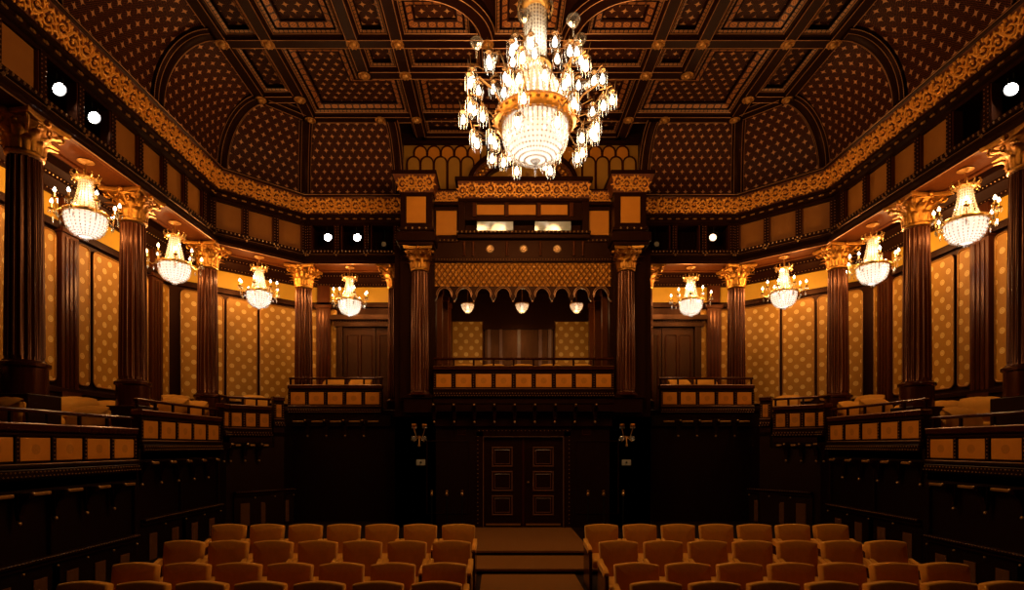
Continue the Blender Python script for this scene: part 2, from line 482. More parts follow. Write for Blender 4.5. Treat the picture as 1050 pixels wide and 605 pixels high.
for side in (-1, 1):
    for i in range(3):
        n_trim += 1
        root = thing('trim_%d' % n_trim, '%s entablature with gilded frieze and gallery panels along the %s wall' % (SN[side], RUN[i]), 'cornice', kind='structure')
        M = runM(side, i)
        lowo = lambda o: (PATH[i], o)
        mb = MB()
        sweep(mb, side, i, [(.32, 5.86), (.40, 5.82), (.40, 5.77), FRI1])
        sweep(mb, side, i, [FRI0, (.25, 5.41), (.25, 5.37), (.18, 5.36), (.18, 5.28), (.11, 5.26), (.11, 5.20), (-.30, 5.20), (-.30, 4.61), (.12, 4.61), (.12, 4.60), (.20, 4.585), (.20, 4.52), (.15, 4.50), (.15, 4.45), (.26, 4.33), (.29, 4.29), (.29, 4.22)])
        mb.build('cornice_moulding', DARK, root)
        sweep(MB(), side, i, [FRI1, FRI0]).build('frieze_ground', FRIEZE, root)
        s_in = 0 if i == 0 else .08; s_out = LEN[i]-.1
        Mf, h = frieze_frame(M, FRI0, FRI1)
        L = s_out-s_in
        st = s_in+ (2.6 if i == 0 else 0)
        scroll_frieze(Mf @ Matrix.Translation((st, 0, .01)), s_out-st, h-.02).build('gilded_scroll', GOLDF, root)
        sweep(MB(), side, i, [(.29, 4.22), (.23, 4.22), (.22, 4.25), (-.22, 4.25), (-.23, 4.22), (-.30, 4.22), (-.30, 4.62)]).build('soffit', SOFFIT, root)
        mb = MB()
        for (o, z, r_) in ((.405, 5.795, .006), (.295, 4.225, .010), (.155, 4.50, .005), (.215, 4.235, .006)):
            a = Vector(PATH[i])+MIT[i]*o; b = Vector(PATH[i+1])+MIT[i+1]*o
            mb.tube([tuple(SX(side) @ Vector((a.x, a.y, E+z))), tuple(SX(side) @ Vector((b.x, b.y, E+z)))], r_, 4)
        mb.build('gilt_line', LINE, root)
        mb = MB(M); s = (2.6 if i == 0 else .06)
        while s < LEN[i]-.06:
            mb.octa((s, .205, 4.555), .019, .026)
            s += .083
        mb.build('bead_row', BEAD, root)
        mb = MB(M); s = (2.6 if i == 0 else .06)
        while s < LEN[i]-.06:
            mb.box(s-.045, s+.045, .18, .197, 5.31, 5.335); mb.octa((s, .20, 5.322), .022, .022)
            s += .20
        mb.build('leaf_row', GILT, root)
        # gallery bays
        edge = []
        for k, s in enumerate(bays[i]):
            w = BAYW/2
            edge += [s-.33, s+.33]
            mbf = MB(M)
            for (x0, x1, z0, z1) in ((s-w-.02, s-w, BAYH0, BAYH1), (s+w, s+w+.02, BAYH0, BAYH1)):
                mbf.box(x0, x1, -.02, .13, z0, z1)
            mbf.build('bay_frame', MAHOG, root)
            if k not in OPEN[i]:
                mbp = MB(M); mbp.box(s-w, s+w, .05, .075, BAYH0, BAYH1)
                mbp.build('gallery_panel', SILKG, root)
        for (e0, e1) in ((-.0 if i else 2.5, min(edge)), (max(edge), LEN[i]+.02)):
            if e1-e0 > .03 and not (i == 0 and e0 < 3):
                mbp = MB(M); mbp.box(e0, e1, -.30, .10, BAYH0-.01, BAYH1+.01); mbp.build('corner_filling', DARK, root)
        pil = sorted(set(round(e, 2) for e in edge))
        done = []
        for e in pil:
            if done and e-done[-1] < .12: continue
            done.append(e)
            mbp = MB(M); mbp.box(e-.05, e+.05, -.30, .145, BAYH0-.01, BAYH1+.02)
            po = mbp.build('gallery_pilaster', DARK, root)
            mbp = MB(M)
            for q in range(9):
                mbp.octa((e-.03, .148, BAYH0+.04+.062*q), .012); mbp.octa((e+.03, .148, BAYH0+.04+.062*q), .012)
            mbp.build('bead_string', LINE, po)
            mbp = MB(M); mbp.octa((e, .215, 4.47), .028, .034); mbp.octa((e-.045, .215, 4.51), .020); mbp.octa((e+.045, .215, 4.51), .020)
            mbp.build('pendant', BEAD, root)

# spotlights in the openings
def spot(side, i, s, lens, label, zz=5.0, yaw=0):
    M = runM(side, i)
    p = M @ Vector((s+.05, .0, zz))
    cam = Vector((-.5, 0, E))
    d = (Vector((.5*side*-1, 6.0, E-1.0))-p); d.normalize()
    t = thing('spotlight', label, 'spotlight', tuple(p), 0)
    q = Vector((0, 0, 1)).rotation_difference(d).to_matrix().to_4x4()
    m = MB(q); m.lathe([(.05, -.16), (.085, -.12), (.085, .05), (.095, .06), (.095, .085), (.085, .085), (.083, .06)], 18, caps=True)
    m.build('housing', METAL, t, True)
    m = MB(q); m.lathe([(.0, .078), (.05, .073), (.083, .062)], 18, caps=False); m.build('lens', lens, t, True)
    m = MB(); m.box(-.012, .012, -.012, .012, .06, 5.19-zz); m.tube([(-.10,0,0), (-.10,0,.10), (.10,0,.10), (.10,0,0)], .010, 5); m.build('yoke', METAL, t)
    return t
spot(-1, 0, bays[0][5], SPOTL, 'lit white spotlight in the gallery opening nearest the stage, left wall')
spot(-1, 0, bays[0][4], SPOTL, 'lit white spotlight in the farther of two left wall gallery openings')
spot(-1, 2, bays[2][0], SPOTL, 'lit spotlight in leftmost opening of the rear wall, left of centre', 4.98)
spot(-1, 2, bays[2][1], SPOTL, 'lit spotlight in middle opening of rear wall left of centre', 4.98)
spot(1, 0, bays[0][5], SPOTL, 'lit white spotlight in the gallery opening on the right wall')
spot(1, 2, bays[2][0], SPOTD, 'dim orange spotlight in rear wall opening right of centre', 4.98)
# unlit lanterns deep in other openings
def lantern(side, i, s, label):
    p = runM(side, i) @ Vector((s, -.12, 4.80))
    t = thing('unlit_spotlight', label, 'spotlight', tuple(p))
    m = MB(); m.bev(-.08, .08, -.10, .10, -.09, .09, .02); m.build('housing', METAL, t)
    m = MB(); m.lathe([(0, .0), (.06, -.01)], 14, M=Matrix.Translation((0, -.105, 0)) @ Matrix.Rotation(-PI/2, 4, 'X'), caps=False); m.build('lens', GLASS, t)
    m = MB(); m.box(-.012, .012, -.012, .012, .09, .39); m.build('yoke', METAL, t)
lantern(-1, 2, bays[2][2], 'unlit black spotlight in dark opening beside left pier')
lantern(1, 2, bays[2][2], 'unlit black spotlight in dark opening beside right pier')
t = thing('colour_gel_frame', 'small blue gel frame hanging in dark right wall opening', 'gel frame', tuple(runM(1, 0) @ Vector((bays[0][4]-.2, .02, 5.02))))
m = MB(); m.bev(-.02, .02, -.05, .05, -.10, .10, .008); m.build('gel', BLUE, t)
m = MB(); m.box(-.006, .006, -.006, .006, .10, .17); m.build('hook', METAL, t)

# ------------------------------------------------------------------ coves and their ribs
n_c = 0
wallcov = {}
def cove_pt(a, inward=0): 
    o = .32+(.97-inward)*(1-math.cos(a))+inward; z = 5.82+(ZC-5.82-inward)*math.sin(a)
    return o, z
for side in (-1, 1):
    for i in range(3):
        root = sweep(MB(), side, i, COVE).build('ceiling_cove_%s_%s' % (SN[side], RUN[i]), STARC, None, True)
        tag(root, 'star patterned cove rising from the %s cornice of the %s wall' % (SN[side], RUN[i]), 'cove', kind='structure')
        wallcov[(side, i)] = root
    # ribs: (run, s or None for the mitred corner)
    ribs = [(0, 9.28-3.6, 0), (0, 7.10-3.6, 0), (0, None, 1), (1, None, 2), (2, LEN[2]-.12, 3)]
    for (i, s, idx) in ribs:
        if s is None: P = Vector(PATH[idx]); D = MIT[idx]
        else: P = Vector(PATH[i])+TT[i]*s; D = NN[i]
        Dn = D.normalized(); W = Vector((-Dn.y, Dn.x)); stretch = D.length
        mb = MB(SX(side)); ml = MB(SX(side)); mbd = MB(SX(side)); hw = .13
        sec = []
        for k in range(17):
            a = PI/2*k/16
            o0, z0 = cove_pt(a, -.01); o1, z1 = cove_pt(a, .11); 
            o2, z2 = cove_pt(a, .07)
            ring = []
            for (o, z, w) in ((o0, z0, -hw), (o2, z2, -hw), (o1, z1, -hw*.6), (o1, z1, hw*.6), (o2, z2, hw), (o0, z0, hw)):
                q = P+Dn*(o*stretch)+W*w
                ring.append((q.x, q.y, E+z))
            sec.append(ring)
        pts = [p for r in sec for p in r]; fs = []
        for k in range(16):
            for j in range(5): fs.append((k*6+j, k*6+j+1, (k+1)*6+j+1, (k+1)*6+j))
        mb.add(pts, fs)
        rib = mb.build('cove_rib', BEAMW, wallcov[(side, i)], True)
        for j in (1, 2, 3, 4): ml.tube([r[j] for r in sec], .006, 4)
        ml.build('gilt_line', LINE, rib)
        for k in range(16):
            for j in (1, 4):
                a = Vector(sec[k][j]); b = Vector(sec[k+1][j])
                for q in (.0, .33, .66):
                    c = a.lerp(b, q); mbd.octa(tuple(c), .011)
        mbd.build('bead_string', LINE, rib)
    # closing face of the rear cove beside the centre
    M = runM(side, 2) @ Matrix.Translation((LEN[2], 0, 0))
    mb = MB(M); pts = [(0, o, z) for o, z in COVE]+[(0, 0, ZC), (0, 0, 5.82)]
    mb.poly(pts); mb.build('cove_end', DARK, wallcov[(side, 2)])

# ------------------------------------------------------------------ coffered ceiling
EX = 5.38                                      # flat part half width
mb = MB(); mb.box(-EX-1.4, EX+1.4, -1.0, 14.6, E+ZC+.16, E+ZC+.26)
ceil = tag(mb.build('ceiling', DARK), 'dark coffered ceiling with star patterned fields', 'ceiling', kind='structure')
ZB = E+ZC
def beam(p, q, w=.30, dz=.10, lines=True):
    P = Vector(p); Q = Vector(q); d = Q-P; L = d.length; d.normalize(); n = Vector((d.y, -d.x))
    M = Matrix(((d.x, n.x, 0, P.x), (d.y, n.y, 0, P.y), (0, 0, 1, ZB), (0, 0, 0, 1)))
    m = MB(M)
    m.prism_ = None
    prof = [(-w/2, .16), (-w/2, .03), (-w/2+.04, .01), (-w/2+.05, -dz+.06), (w/2-.05, -dz+.06), (w/2-.04, .01), (w/2, .03), (w/2, .16)]
    k = len(prof)
    pts = [(0, y, z) for y, z in prof]+[(L, y, z) for y, z in prof]
    m.add(pts, [(j, j+1, k+j+1, k+j) for j in range(k-1)]+[tuple(range(k)), tuple(range(k, 2*k))])
    b = m.build('beam', BEAMW, ceil)
    if lines:
        ml = MB(M)
        for y in (-w/2+.055, w/2-.055): ml.tube([(0.13, y, -dz+.058), (L-.13, y, -dz+.058)], .0075, 4)
        for y in (-w/2, w/2): ml.tube([(0.1, y, .028), (L-.1, y, .028)], .006, 4)
        ml.build('gilt_line', LINE, b)
    return b
def inset(pts, d):
    n = len(pts); out = []
    for k in range(n):
        a, b, c = Vector(pts[k-1]), Vector(pts[k]), Vector(pts[(k+1) % n])
        u = (b-a).normalized(); v = (c-b).normalized()
        n1, n2 = Vector((-u.y, u.x)), Vector((-v.y, v.x))
        m = (n1+n2)/(1+n1.dot(n2)); q = b+m*d; out.append((q.x, q.y))
    return out
def coffer_poly(pts, small=False, wb=.10, wd=.05, pad=.15):
    """star field sunk behind a dotted and a rosette border; pts counter-clockwise beam centre lines"""
    area = sum(pts[k-1][0]*pts[k][1]-pts[k][0]*pts[k-1][1] for k in range(len(pts)))
    if area < 0: pts = pts[::-1]
    def band(d0, d1, z0, z1, mat, name, parent):
        o = inset(pts, d0); q = inset(pts, d1); m = MB(); n = len(o); acc = 0
        for k in range(n):
            j = (k+1) % n; L = math.dist(o[k], o[j])
            m.quad((*o[k], z0), (*o[j], z0), (*q[j], z1), (*q[k], z1), [(acc, 0), (acc+L, 0), (acc+L-(d1-d0), 1), (acc+d1-d0, 1)])
        return m.build(name, mat, parent)
    d = pad+.02; last = pad+.02+wd+.02 if small else pad+.02+wd+.03+wb+.045
    f = inset(pts, last-.02); m = MB()
    m.poly([(x, y, ZB+.135) for x, y in f], [(x, y) for x, y in f])
    c = m.build('coffer_field', STARF, ceil)
    band(d, d+wd, ZB+.03, ZB+.05, BORD2, 'dotted_border', c)
    if not small:
        band(d+wd+.03, d+wd+.03+wb, ZB+.055, ZB+.09, BORD, 'rosette_border', c)
        q = inset(pts, d+wd+.045+wb); m = MB(); m.tube([(x, y, ZB+.10) for x, y in q], .012, 4, True); m.build('inner_moulding', DARK, c)
    q = inset(pts, pad+.005); m = MB(); m.tube([(x, y, ZB+.03) for x, y in q], .008, 4, True); m.build('gilt_line', LINE, c)
    return c
def coffer(x0, x1, y0, y1, small=None):
    if x0 > x1: x0, x1 = x1, x0
    if small is None: small = min(x1-x0, y1-y0) < 1.0
    return coffer_poly([(x0, y0), (x1, y0), (x1, y1), (x0, y1)], small)
XA, XB, XC, XD, XE = 5.34, 4.54, 3.06, 2.28, .71
YA, YB, YD, YE, YF = 9.54, 10.35, 11.07, 11.76, 7.25
for s in (-1, 1):
    for (p, q) in (((XA*s, 5.0), (XA*s, YD)), ((XB*s, 5.0), (XB*s, YD)), ((XC*s, 5.0), (XC*s, YB)), ((XD*s, 5.0), (XD*s, 12.55)),
                   ((XA*s, YD), (XB*s, YD)), ((XA*s, YD), (4.57*s, YE)), ((4.57*s, YE), (XD*s, YE)), ((XB*s, YD), (4.57*s, YE)),
                   ((XE*s, YA), (XE*s, YA+.01+.8)), ((XA*s, YF), (XD*s, YF))):
        beam(p, q)
beam((-XA, YA), (XA, YA)); beam((-XC, YB), (XC, YB)); beam((-XD, 12.5), (XD, 12.5))
# curved beams of the centre panel
for s in (-1, 1):
    R = 1.05; cx = (XE+R)*s; sec = []
    m = MB(); ml = MB()
    rin, rout = R-.15, R+.15
    N = 14; pi_, po_ = [], []
    for k in range(N+1):
        a = PI/2*k/N
        pi_.append((cx-s*rin*math.cos(a), YA-rin*math.sin(a))); po_.append((cx-s*rout*math.cos(a), YA-rout*math.sin(a)))
    pts = []
    for k in range(N+1):
        for (q, zz) in ((pi_[k], .16), (pi_[k], .03)): pts.append((*q, ZB+zz))
        A = Vector(pi_[k]).lerp(Vector(po_[k]), .18); B = Vector(pi_[k]).lerp(Vector(po_[k]), .82)
        pts.append((A.x, A.y, ZB-.04)); pts.append((B.x, B.y, ZB-.04))
        for (q, zz) in ((po_[k], .03), (po_[k], .16)): pts.append((*q, ZB+zz))
    fs = [(k*6+j, k*6+j+1, k*6+j+7, k*6+j+6) for k in range(N) for j in range(5)]
    m.add(pts, fs); b = m.build('curved_beam', BEAMW, ceil, True)
    for j in (1, 2, 3, 4): ml.tube([pts[k*6+j] for k in range(N+1)], .007, 4)
    ml.build('gilt_line', LINE, b)
    beam((cx, YA-R), (XD*s, YA-R))
for s in (-1, 1):
    def cf(a, b, y0, y1): return coffer(min(a*s, b*s), max(a*s, b*s), y0, y1)
    cf(XA, XB, YA, YD); cf(XA, XB, YF, YA); cf(XB, XC, YF, YA); cf(XC, XD, YF, YA); cf(XC, XD, YA, YB)
    cf(XD, XE, YA, YB)
    coffer_poly([(x*s, y) for x, y in ((XB, YA), (XC, YA), (XC, YB), (XD, YB), (XD, YE), (4.57, YE), (XB, YD))])
coffer(-XE, XE, YA, YB)
coffer(-XD, -.02, YB, YE); coffer(.02, XD, YB, YE)
coffer(-XD, -.76, YE, 12.5); coffer(-.76, .76, YE, 12.5); coffer(.76, XD, YE, 12.5)
coffer(-XE, XE, 7.9, YA); 
for s in (-1, 1): coffer(min(XD*s, XE*s+.15*s), max(XD*s, XE*s+.15*s), YA-R, YA)
# gilded bosses at the crossings
def boss(x, y, z=None):
    z = ZB-.035 if z is None else z
    m = MB(Matrix.Translation((x, y, z)))
    m.lathe([(.110, .01), (.115, -.01), (.095, -.020), (.08, -.01)], 18)
    m.lathe([(.072, -.005), (.070, -.030), (.048, -.055), (.02, -.066), (0, -.068)], 18)
    for k in range(10):
        a = 2*PI*k/10; m.ball((.097*math.cos(a), .097*math.sin(a), -.02), .015, 6)
    m.build('boss', GILT, ceil, True)
for s in (-1, 1):
    for (x, y) in ((XA, YA), (XB, YA), (XC, YA), (XD, YA), (XC, YB), (XD, YB), (XA, YD), (XB, YD), (4.57, YE), (XC, YE), (XD, YE), (XE, YA)):
        boss(x*s, y)

# ------------------------------------------------------------------ columns
def capital_mb(r=.18, h=.50, W=.33):
    mb = MB()
    mb.lathe([(r*1.08, 0), (r*1.16, .015), (r*1.16, .035), (r*1.0, .05), (r*1.0, h*.45), (r*1.2, h*.75), (r*1.5, h*.88)], 20)
    def leaf(a, z0, L, w, curl, r0):
        pts = []; fs = []
        N = 6
        for k in range(N+1):
            t = k/N
            rr = r0+.02+.02*t+curl*max(0, t-.55)**2*4.2
            z = z0+L*(t-max(0, t-.72)**2*3.2)
            ww = w*(.75+.5*math.sin(PI*min(1, t*1.05)))*(1-.75*max(0, t-.7)/.3)
            for q, dr in ((-1, -.012), (-.5, .006), (0, .016), (.5, .006), (1, -.012)):
                aa = a+q*ww/r0
                pts.append(((rr+dr)*math.cos(aa), (rr+dr)*math.sin(aa), z))
        for k in range(N):
            for j in range(4): fs.append((k*5+j, k*5+j+1, k*5+j+6, k*5+j+5))
        mb.add(pts, fs)
    for k in range(8):
        leaf(2*PI*k/8, .05, h*.40, .055, .14, r)
        leaf(2*PI*(k+.5)/8, .06, h*.66, .055, .20, r)
    for k in range(4):
        a = PI/4+PI/2*k
        pts = []
        for j in range(22):
            t = j/21
            if t < .45:
                u = t/.45; rr = r*1.1+(W*1.10-r*1.1)*u**1.6; z = h*.50+h*.34*u**.7
            else:
                u = (t-.45)/.55; th = PI*.6-u*2.6*PI; q = .062*(1-.75*u); rr = W*1.06+q*math.cos(th); z = h*.78+q*math.sin(th)
            pts.append((rr*math.cos(a), rr*math.sin(a), z))
        mb.tube(pts, [.026-.010*j/21 for j in range(22)], 6)
        for d in (-.27, .27):
            pts = []
            for j in range(16):
                t = j/15; th = -PI*.5+t*2.2*PI; q = .050*(1-.6*t)
                pts.append((r*1.45, (.075+q*math.cos(th))*(1 if d > 0 else -1), h*.72+q*math.sin(th)))
            Rz = Matrix.Rotation(PI/2*k, 4, 'Z')
            mb.tube([tuple(Rz @ Vector(p)) for p in pts], .014, 5)
        Rz = Matrix.Rotation(PI/2*k, 4, 'Z')
        mb.ball(tuple(Rz @ Vector((W*.93, 0, h*.93))), .045, 8)
    ab = []
    for k in range(4):
        for j in range(7):
            t = -1+2*j/7.0
            x = W*t; y = -W*(1-.16*(1-t*t)); a = PI/2*k
            ab.append((x*math.cos(a)-y*math.sin(a), x*math.sin(a)+y*math.cos(a)))
    n = len(ab); pts = [(x, y, h*.88) for x, y in ab]+[(x*1.04, y*1.04, h*.94) for x, y in ab]+[(x*1.04, y*1.04, h) for x, y in ab]
    fs = [tuple(range(n)), tuple(2*n+k for k in range(n))]
    for q in (0, n):
        fs += [(q+k, q+(k+1) % n, q+n+(k+1) % n, q+n+k) for k in range(n)]
    mb.add(pts, fs)
    return mb
def shaft_mb(r0, r1, z0, z1, nf=18):
    fl = lambda a: 1-.085*abs(math.sin(a*nf/2))**.7 if abs(math.sin(a*nf/2)) > .28 else 1.0
    fl = lambda a: 1-.11*max(0, abs(math.sin(a*nf/2))-.30)
    L = z1-z0
    prof = [(r0*1.06, z0), (r0*1.0, z0+.03)]+[(r0+(r1-r0)*t**1.4, z0+.03+(L-.05)*t) for t in (.25, .5, .75, 1)]
    return MB().lathe(prof, nf*8, flute=fl)
def bars_mb(r0, r1, z0, z1, nf=18):
    m = MB()
    for k in range(nf):
        a = 2*PI*(k)/nf
        m.tube([((r0+(r1-r0)*t**1.4+.001)*math.cos(a), (r0+(r1-r0)*t**1.4+.001)*math.sin(a), z0+.06+(z1-z0-.1)*t) for t in (0, .25, .5, .75, 1)], .0055, 4)
    return m
def column(label, x, y, zfloor, r=.205, group='fluted columns of the loggias'):
    t = thing('fluted_column', label, 'column', (x, y, E+zfloor), 0, group)
    b = -zfloor
    m = MB(); m.bev(-.27, .27, -.27, .27, 0, b+.66, .012); m.bev(-.30, .30, -.30, .30, 0, .14, .012)
    m.build('pedestal', DARK, t)
    m = MB(); m.lathe([(r*1.2, b+.66), (r*1.2, b+1.0), (r*1.34, b+1.02), (r*1.34, b+1.06), (r*1.1, b+1.09), (r*1.1, b+1.10)], 28); m.build('base', REDWD, t, True)
    s = shaft_mb(r, r*.87, b+1.09, b+3.735).build('shaft', REDWD, t, True)
    bars_mb(r, r*.87, b+1.09, b+3.735).build('gilt_flute_line', FLUTE, s)
    o = capital_mb(r*.87, .49).build('capital', GOLD, t, True); o.location = (0, 0, b+3.73)
    return t
FA, FB, FC, FR, FM = -.35, -.05, .22, .70, .95       # box floors above the eye
colpos = [(-1, -6.67, 7.10, FA, 'nearest the stage on the left wall'), (-1, -6.67, 9.20, FB, 'second from the stage on the left wall'),
          (-1, -6.67, 11.55, FC, 'at the left corner where the wall cants'), (-1, -5.15, 12.98, FR, 'where the left canted wall meets the rear'),
          (1, 6.67, 7.42, FA, 'nearest the stage on the right wall'), (1, 6.67, 9.38, FB, 'second from the stage on the right wall'),
          (1, 6.69, 11.60, FC, 'at the right corner where the wall cants'), (1, 5.13, 12.98, FR, 'where the right canted wall meets the rear')]
for (s, x, y, fz, w) in colpos:
    column('fluted red column with gold capital '+w, x, y, fz)
for s in (-1, 1):
    column('slim fluted column beside the %s pier of the centre box' % SN[s], s*3.02, 13.0, FR, .13)

# ------------------------------------------------------------------ loggia walls, ceilings, floors
DW = 1.15            # depth of the loggias behind the column line
def rrect(x0, x1, z0, z1, r=.09, n=5):
    out = []
    for (cx, cz, a0) in ((x1-r, z0+r, -PI/2), (x1-r, z1-r, 0), (x0+r, z1-r, PI/2), (x0+r, z0+r, PI)):
        for k in range(n+1):
            a = a0+PI/2*k/n; out.append((cx+r*math.cos(a), cz+r*math.sin(a)))
    return out
def paper_panel(M, root, s0, s1, z0=1.06, z1=3.50):
    out = rrect(s0, s1, z0, z1, min(.10, (s1-s0)*.3))
    m = MB(M)
    n = len(out)
    m.add([(x, -DW+.035, z) for x, z in out], [tuple(range(n))], [[(x, z) for x, z in out]])
    p = m.build('wallpaper_panel', PAPER, root)
    m = MB(M); m.tube([(x, -DW+.04, z) for x, z in out], .014, 5, True, Vector((0, 1, 0)))
    m.build('panel_moulding', GILT, p)
def pilaster(M, root, s, w=.36, z0=.78, z1=3.62):
    m = MB(M); m.box(s-w/2, s+w/2, -DW, -DW+.10, z0, z1)
    m.box(s-w/2-.03, s+w/2+.03, -DW, -DW+.13, z0-.02, z0+.12); m.box(s-w/2-.03, s+w/2+.03, -DW, -DW+.14, z1-.08, z1)
    m.box(s-w/2+.02, s+w/2-.02, -DW, -DW+.09, z1, 4.12)
    p = m.build('pilaster', MAHOG, root)
    m = MB(M)
    for k in (-1, 0, 1):
        m.box(s+k*.09-.022, s+k*.09+.022, -DW+.10, -DW+.115, z0+.18, z1-.14)
    m.build('fluting', REDWD, p)
def loggia_wall(side, i, panels, pils, doors=()):
    M = runM(side, i)
    S = SX(side)
    m = MB()
    sweep(m, side, i, [(-DW, -2.3), (-DW, 4.62)])
    name = 'wall_%s_%s' % (SN[side], RUN[i]) if i != 0 else 'wall_%s' % SN[side]
    root = m.build(name, DARK)
    tag(root, 'papered loggia wall on the %s, %s stretch' % (SN[side], RUN[i]), 'wall', kind='structure')
    m = MB(); sweep(m, side, i, [(-DW, -.6), (-DW+.07, -.6), (-DW+.07, .86), (-DW+.12, .88), (-DW+.12, .95), (-DW+.05, .98), (-DW, 1.0)]); m.build('dado', DARK, root)
    m = MB(); sweep(m, side, i, [(-DW, 3.56), (-DW+.09, 3.57), (-DW+.09, 3.69), (-DW, 3.70)]); m.build('picture_rail', DARK, root)
    m = MB(); sweep(m, side, i, [(-DW+.02, 3.70), (-DW+.02, 4.10)]); m.build('frieze_silk', STRIP, root)
    m = MB(); sweep(m, side, i, [(-DW, 4.09), (-DW+.06, 4.10), (-DW+.06, 4.18), (-DW+.16, 4.30), (-DW+.16, 4.38), (-DW+.24, 4.46), (-DW+.24, 4.60)]); m.build('cornice', DARK, root)
    m = MB(M); s = .05
    while s < LEN[i]+.6:
        m.octa((s-.3, -DW+.175, 4.34), .014); m.octa((s-.3, -DW+.07, 4.15), .012); s += .075
    m.build('bead_row', BEAD, root)
    for (a, b) in panels: paper_panel(M, root, a, b)
    for s in pils: pilaster(M, root, s)
    m = MB(); sweep(m, side, i, [(-.26, 4.60), (-DW, 4.60)]); m.build('loggia_ceiling', LOGCEIL, root)
    return root
for s in (-1, 1):
    dy = 0 if s < 0 else .16
    pn = []; pl = []
    for c in (7.1, 9.2):
        c0 = c-3.6+dy
        pl.append(c0)
        e = 2.1 if c < 9 else 2.35
        pn += [(c0+.24, c0+.50), (c0+.60, c0+e-.60), (c0+e-.50, c0+e-.24)]
    pl.append(11.55-3.6+dy); c0 = 7.1-3.6-2.1+dy
    pn += [(c0+.60, c0+1.5), (c0+1.6, c0+1.86)]
    pn.append((8.18+dy*.5, 8.42+dy*.3))
    loggia_wall(s, 0, pn, pl)
    loggia_wall(s, 1, [(-.26, .62), (.70, 1.38), (1.46, 2.36)], [])
    r = loggia_wall(s, 2, [(-.30, -.06), (.30, .44)], [.12])
    # panelled double door at the back of the rear loggia
    M = runM(s, 2)
    m = MB(M); x0, x1 = .62, 2.30
    m.box(x0-.16, x0, -DW, -DW+.12, .55, 3.06); m.box(x1, x1+.16, -DW, -DW+.12, .55, 3.06)
    m.box(x0-.22, x1+.22, -DW, -DW+.15, 3.06, 3.22); m.box(x0-.28, x1+.28, -DW, -DW+.24, 3.22, 3.34); 
    d = m.build('door_%d' % (1 if s < 0 else 2), DOORWD)
    tag(d, 'brown panelled double door at the back of the %s rear loggia' % SN[s], 'door', kind='structure')
    for k in range(2):
        a = x0+k*(x1-x0)/2; b = a+(x1-x0)/2
        m = MB(M); m.box(a+.01, b-.01, -DW, -DW+.05, .55, 3.05)
        lf = m.build('door_leaf', DOORWD, d)
        m = MB(M)
        for (u0, u1) in ((a+.10, (a+b)/2-.04), ((a+b)/2+.04, b-.10)):
            m.tube([(u0, -DW+.055, .9), (u1, -DW+.055, .9), (u1, -DW+.055, 2.85), (u0, -DW+.055, 2.85)], .018, 5, True, Vector((0, 1, 0)))
        m.build('panel_moulding', MAHOG, lf)
    m = MB(M)
    for k in range(32):
        m.octa((x0-.24+k*.071, -DW+.16, 3.19), .014)
    m.build('bead_row', BEAD, d)

# box floors
for s in (-1, 1):
    S = SX(s)
    def slab(pts, z, name, label):
        m = MB(S)
        n = len(pts)
        m.add([(x, y, E+z-.25) for x, y in pts]+[(x, y, E+z) for x, y in pts], [tuple(range(n)), tuple(range(n, 2*n))]+[(k, (k+1) % n, n+(k+1) % n, n+k) for k in range(n)])
        tag(m.build(name, FLOORM), label, 'floor', kind='structure')
    slab([(-6.08, 3.6), (-6.08, 8.43), (-7.8, 8.43), (-7.8, 3.6)], FA, 'floor_box_near_'+SN[s], 'floor of the %s box nearest the stage' % SN[s])
    slab([(-6.08, 8.44), (-6.08, 10.95), (-7.8, 10.95), (-7.8, 8.44)], FB, 'floor_box_middle_'+SN[s], 'floor of the middle box on the %s' % SN[s])
    slab([(-6.08, 10.96), (-6.08, 11.35), (-5.46, 11.92), (-5.25, 12.5), (-6.0, 14.0), (-7.8, 12.1), (-7.8, 10.96)], FC, 'floor_box_corner_'+SN[s], 'floor of the canted box on the %s' % SN[s])
    slab([(-5.36, 12.56), (-3.0, 12.56), (-2.7, 14.2), (-5.7, 14.2)], FR, 'floor_box_rear_'+SN[s], 'floor of the rear box on the %s' % SN[s])

# ------------------------------------------------------------------ lower walls
def poly_wall(name, label, pts, z0, z1, s=-1, mat=BLACK):
    m = MB(SX(s))
    for (a, b) in zip(pts, pts[1:]):
        L = math.dist(a, b)
        m.quad((*a, z0), (*b, z0), (*b, z1), (*a, z1), [(0, z0), (L, z0), (L, z1), (0, z1)])
    return tag(m.build(name, mat), label, 'wall', kind='structure')
low = {}
for s in (-1, 1):
    low[s] = poly_wall('wall_lower_'+SN[s], 'dark lower wall beneath the %s boxes' % SN[s], [(-6.16, 3.6), (-6.16, 8.43)], .0, E-.40, s)
    for (pp, zt) in (([(-6.16, 8.43), (-6.16, 10.95)], -.10), ([(-6.16, 10.95), (-6.16, 11.32), (-5.28, 12.13)], .20), ([(-5.28, 12.13), (-5.28, 12.64), (-2.7, 12.64)], .70)):
        m = MB(SX(s))
        for (a, b) in zip(pp, pp[1:]): m.quad((*a, 0), (*b, 0), (*b, E+zt), (*a, E+zt))
        m.build('wall_section', BLACK, low[s])
    # upright stiles on the dark lower wall
    for k, y in enumerate((6.9, 8.47, 9.7, 10.98)):
        m = MB(SX(s)); m.bev(-6.17, -6.10, y-.07, y+.07, .1, E-.35+.2*min(k, 3), .01); m.build('stile', BLACK, low[s])

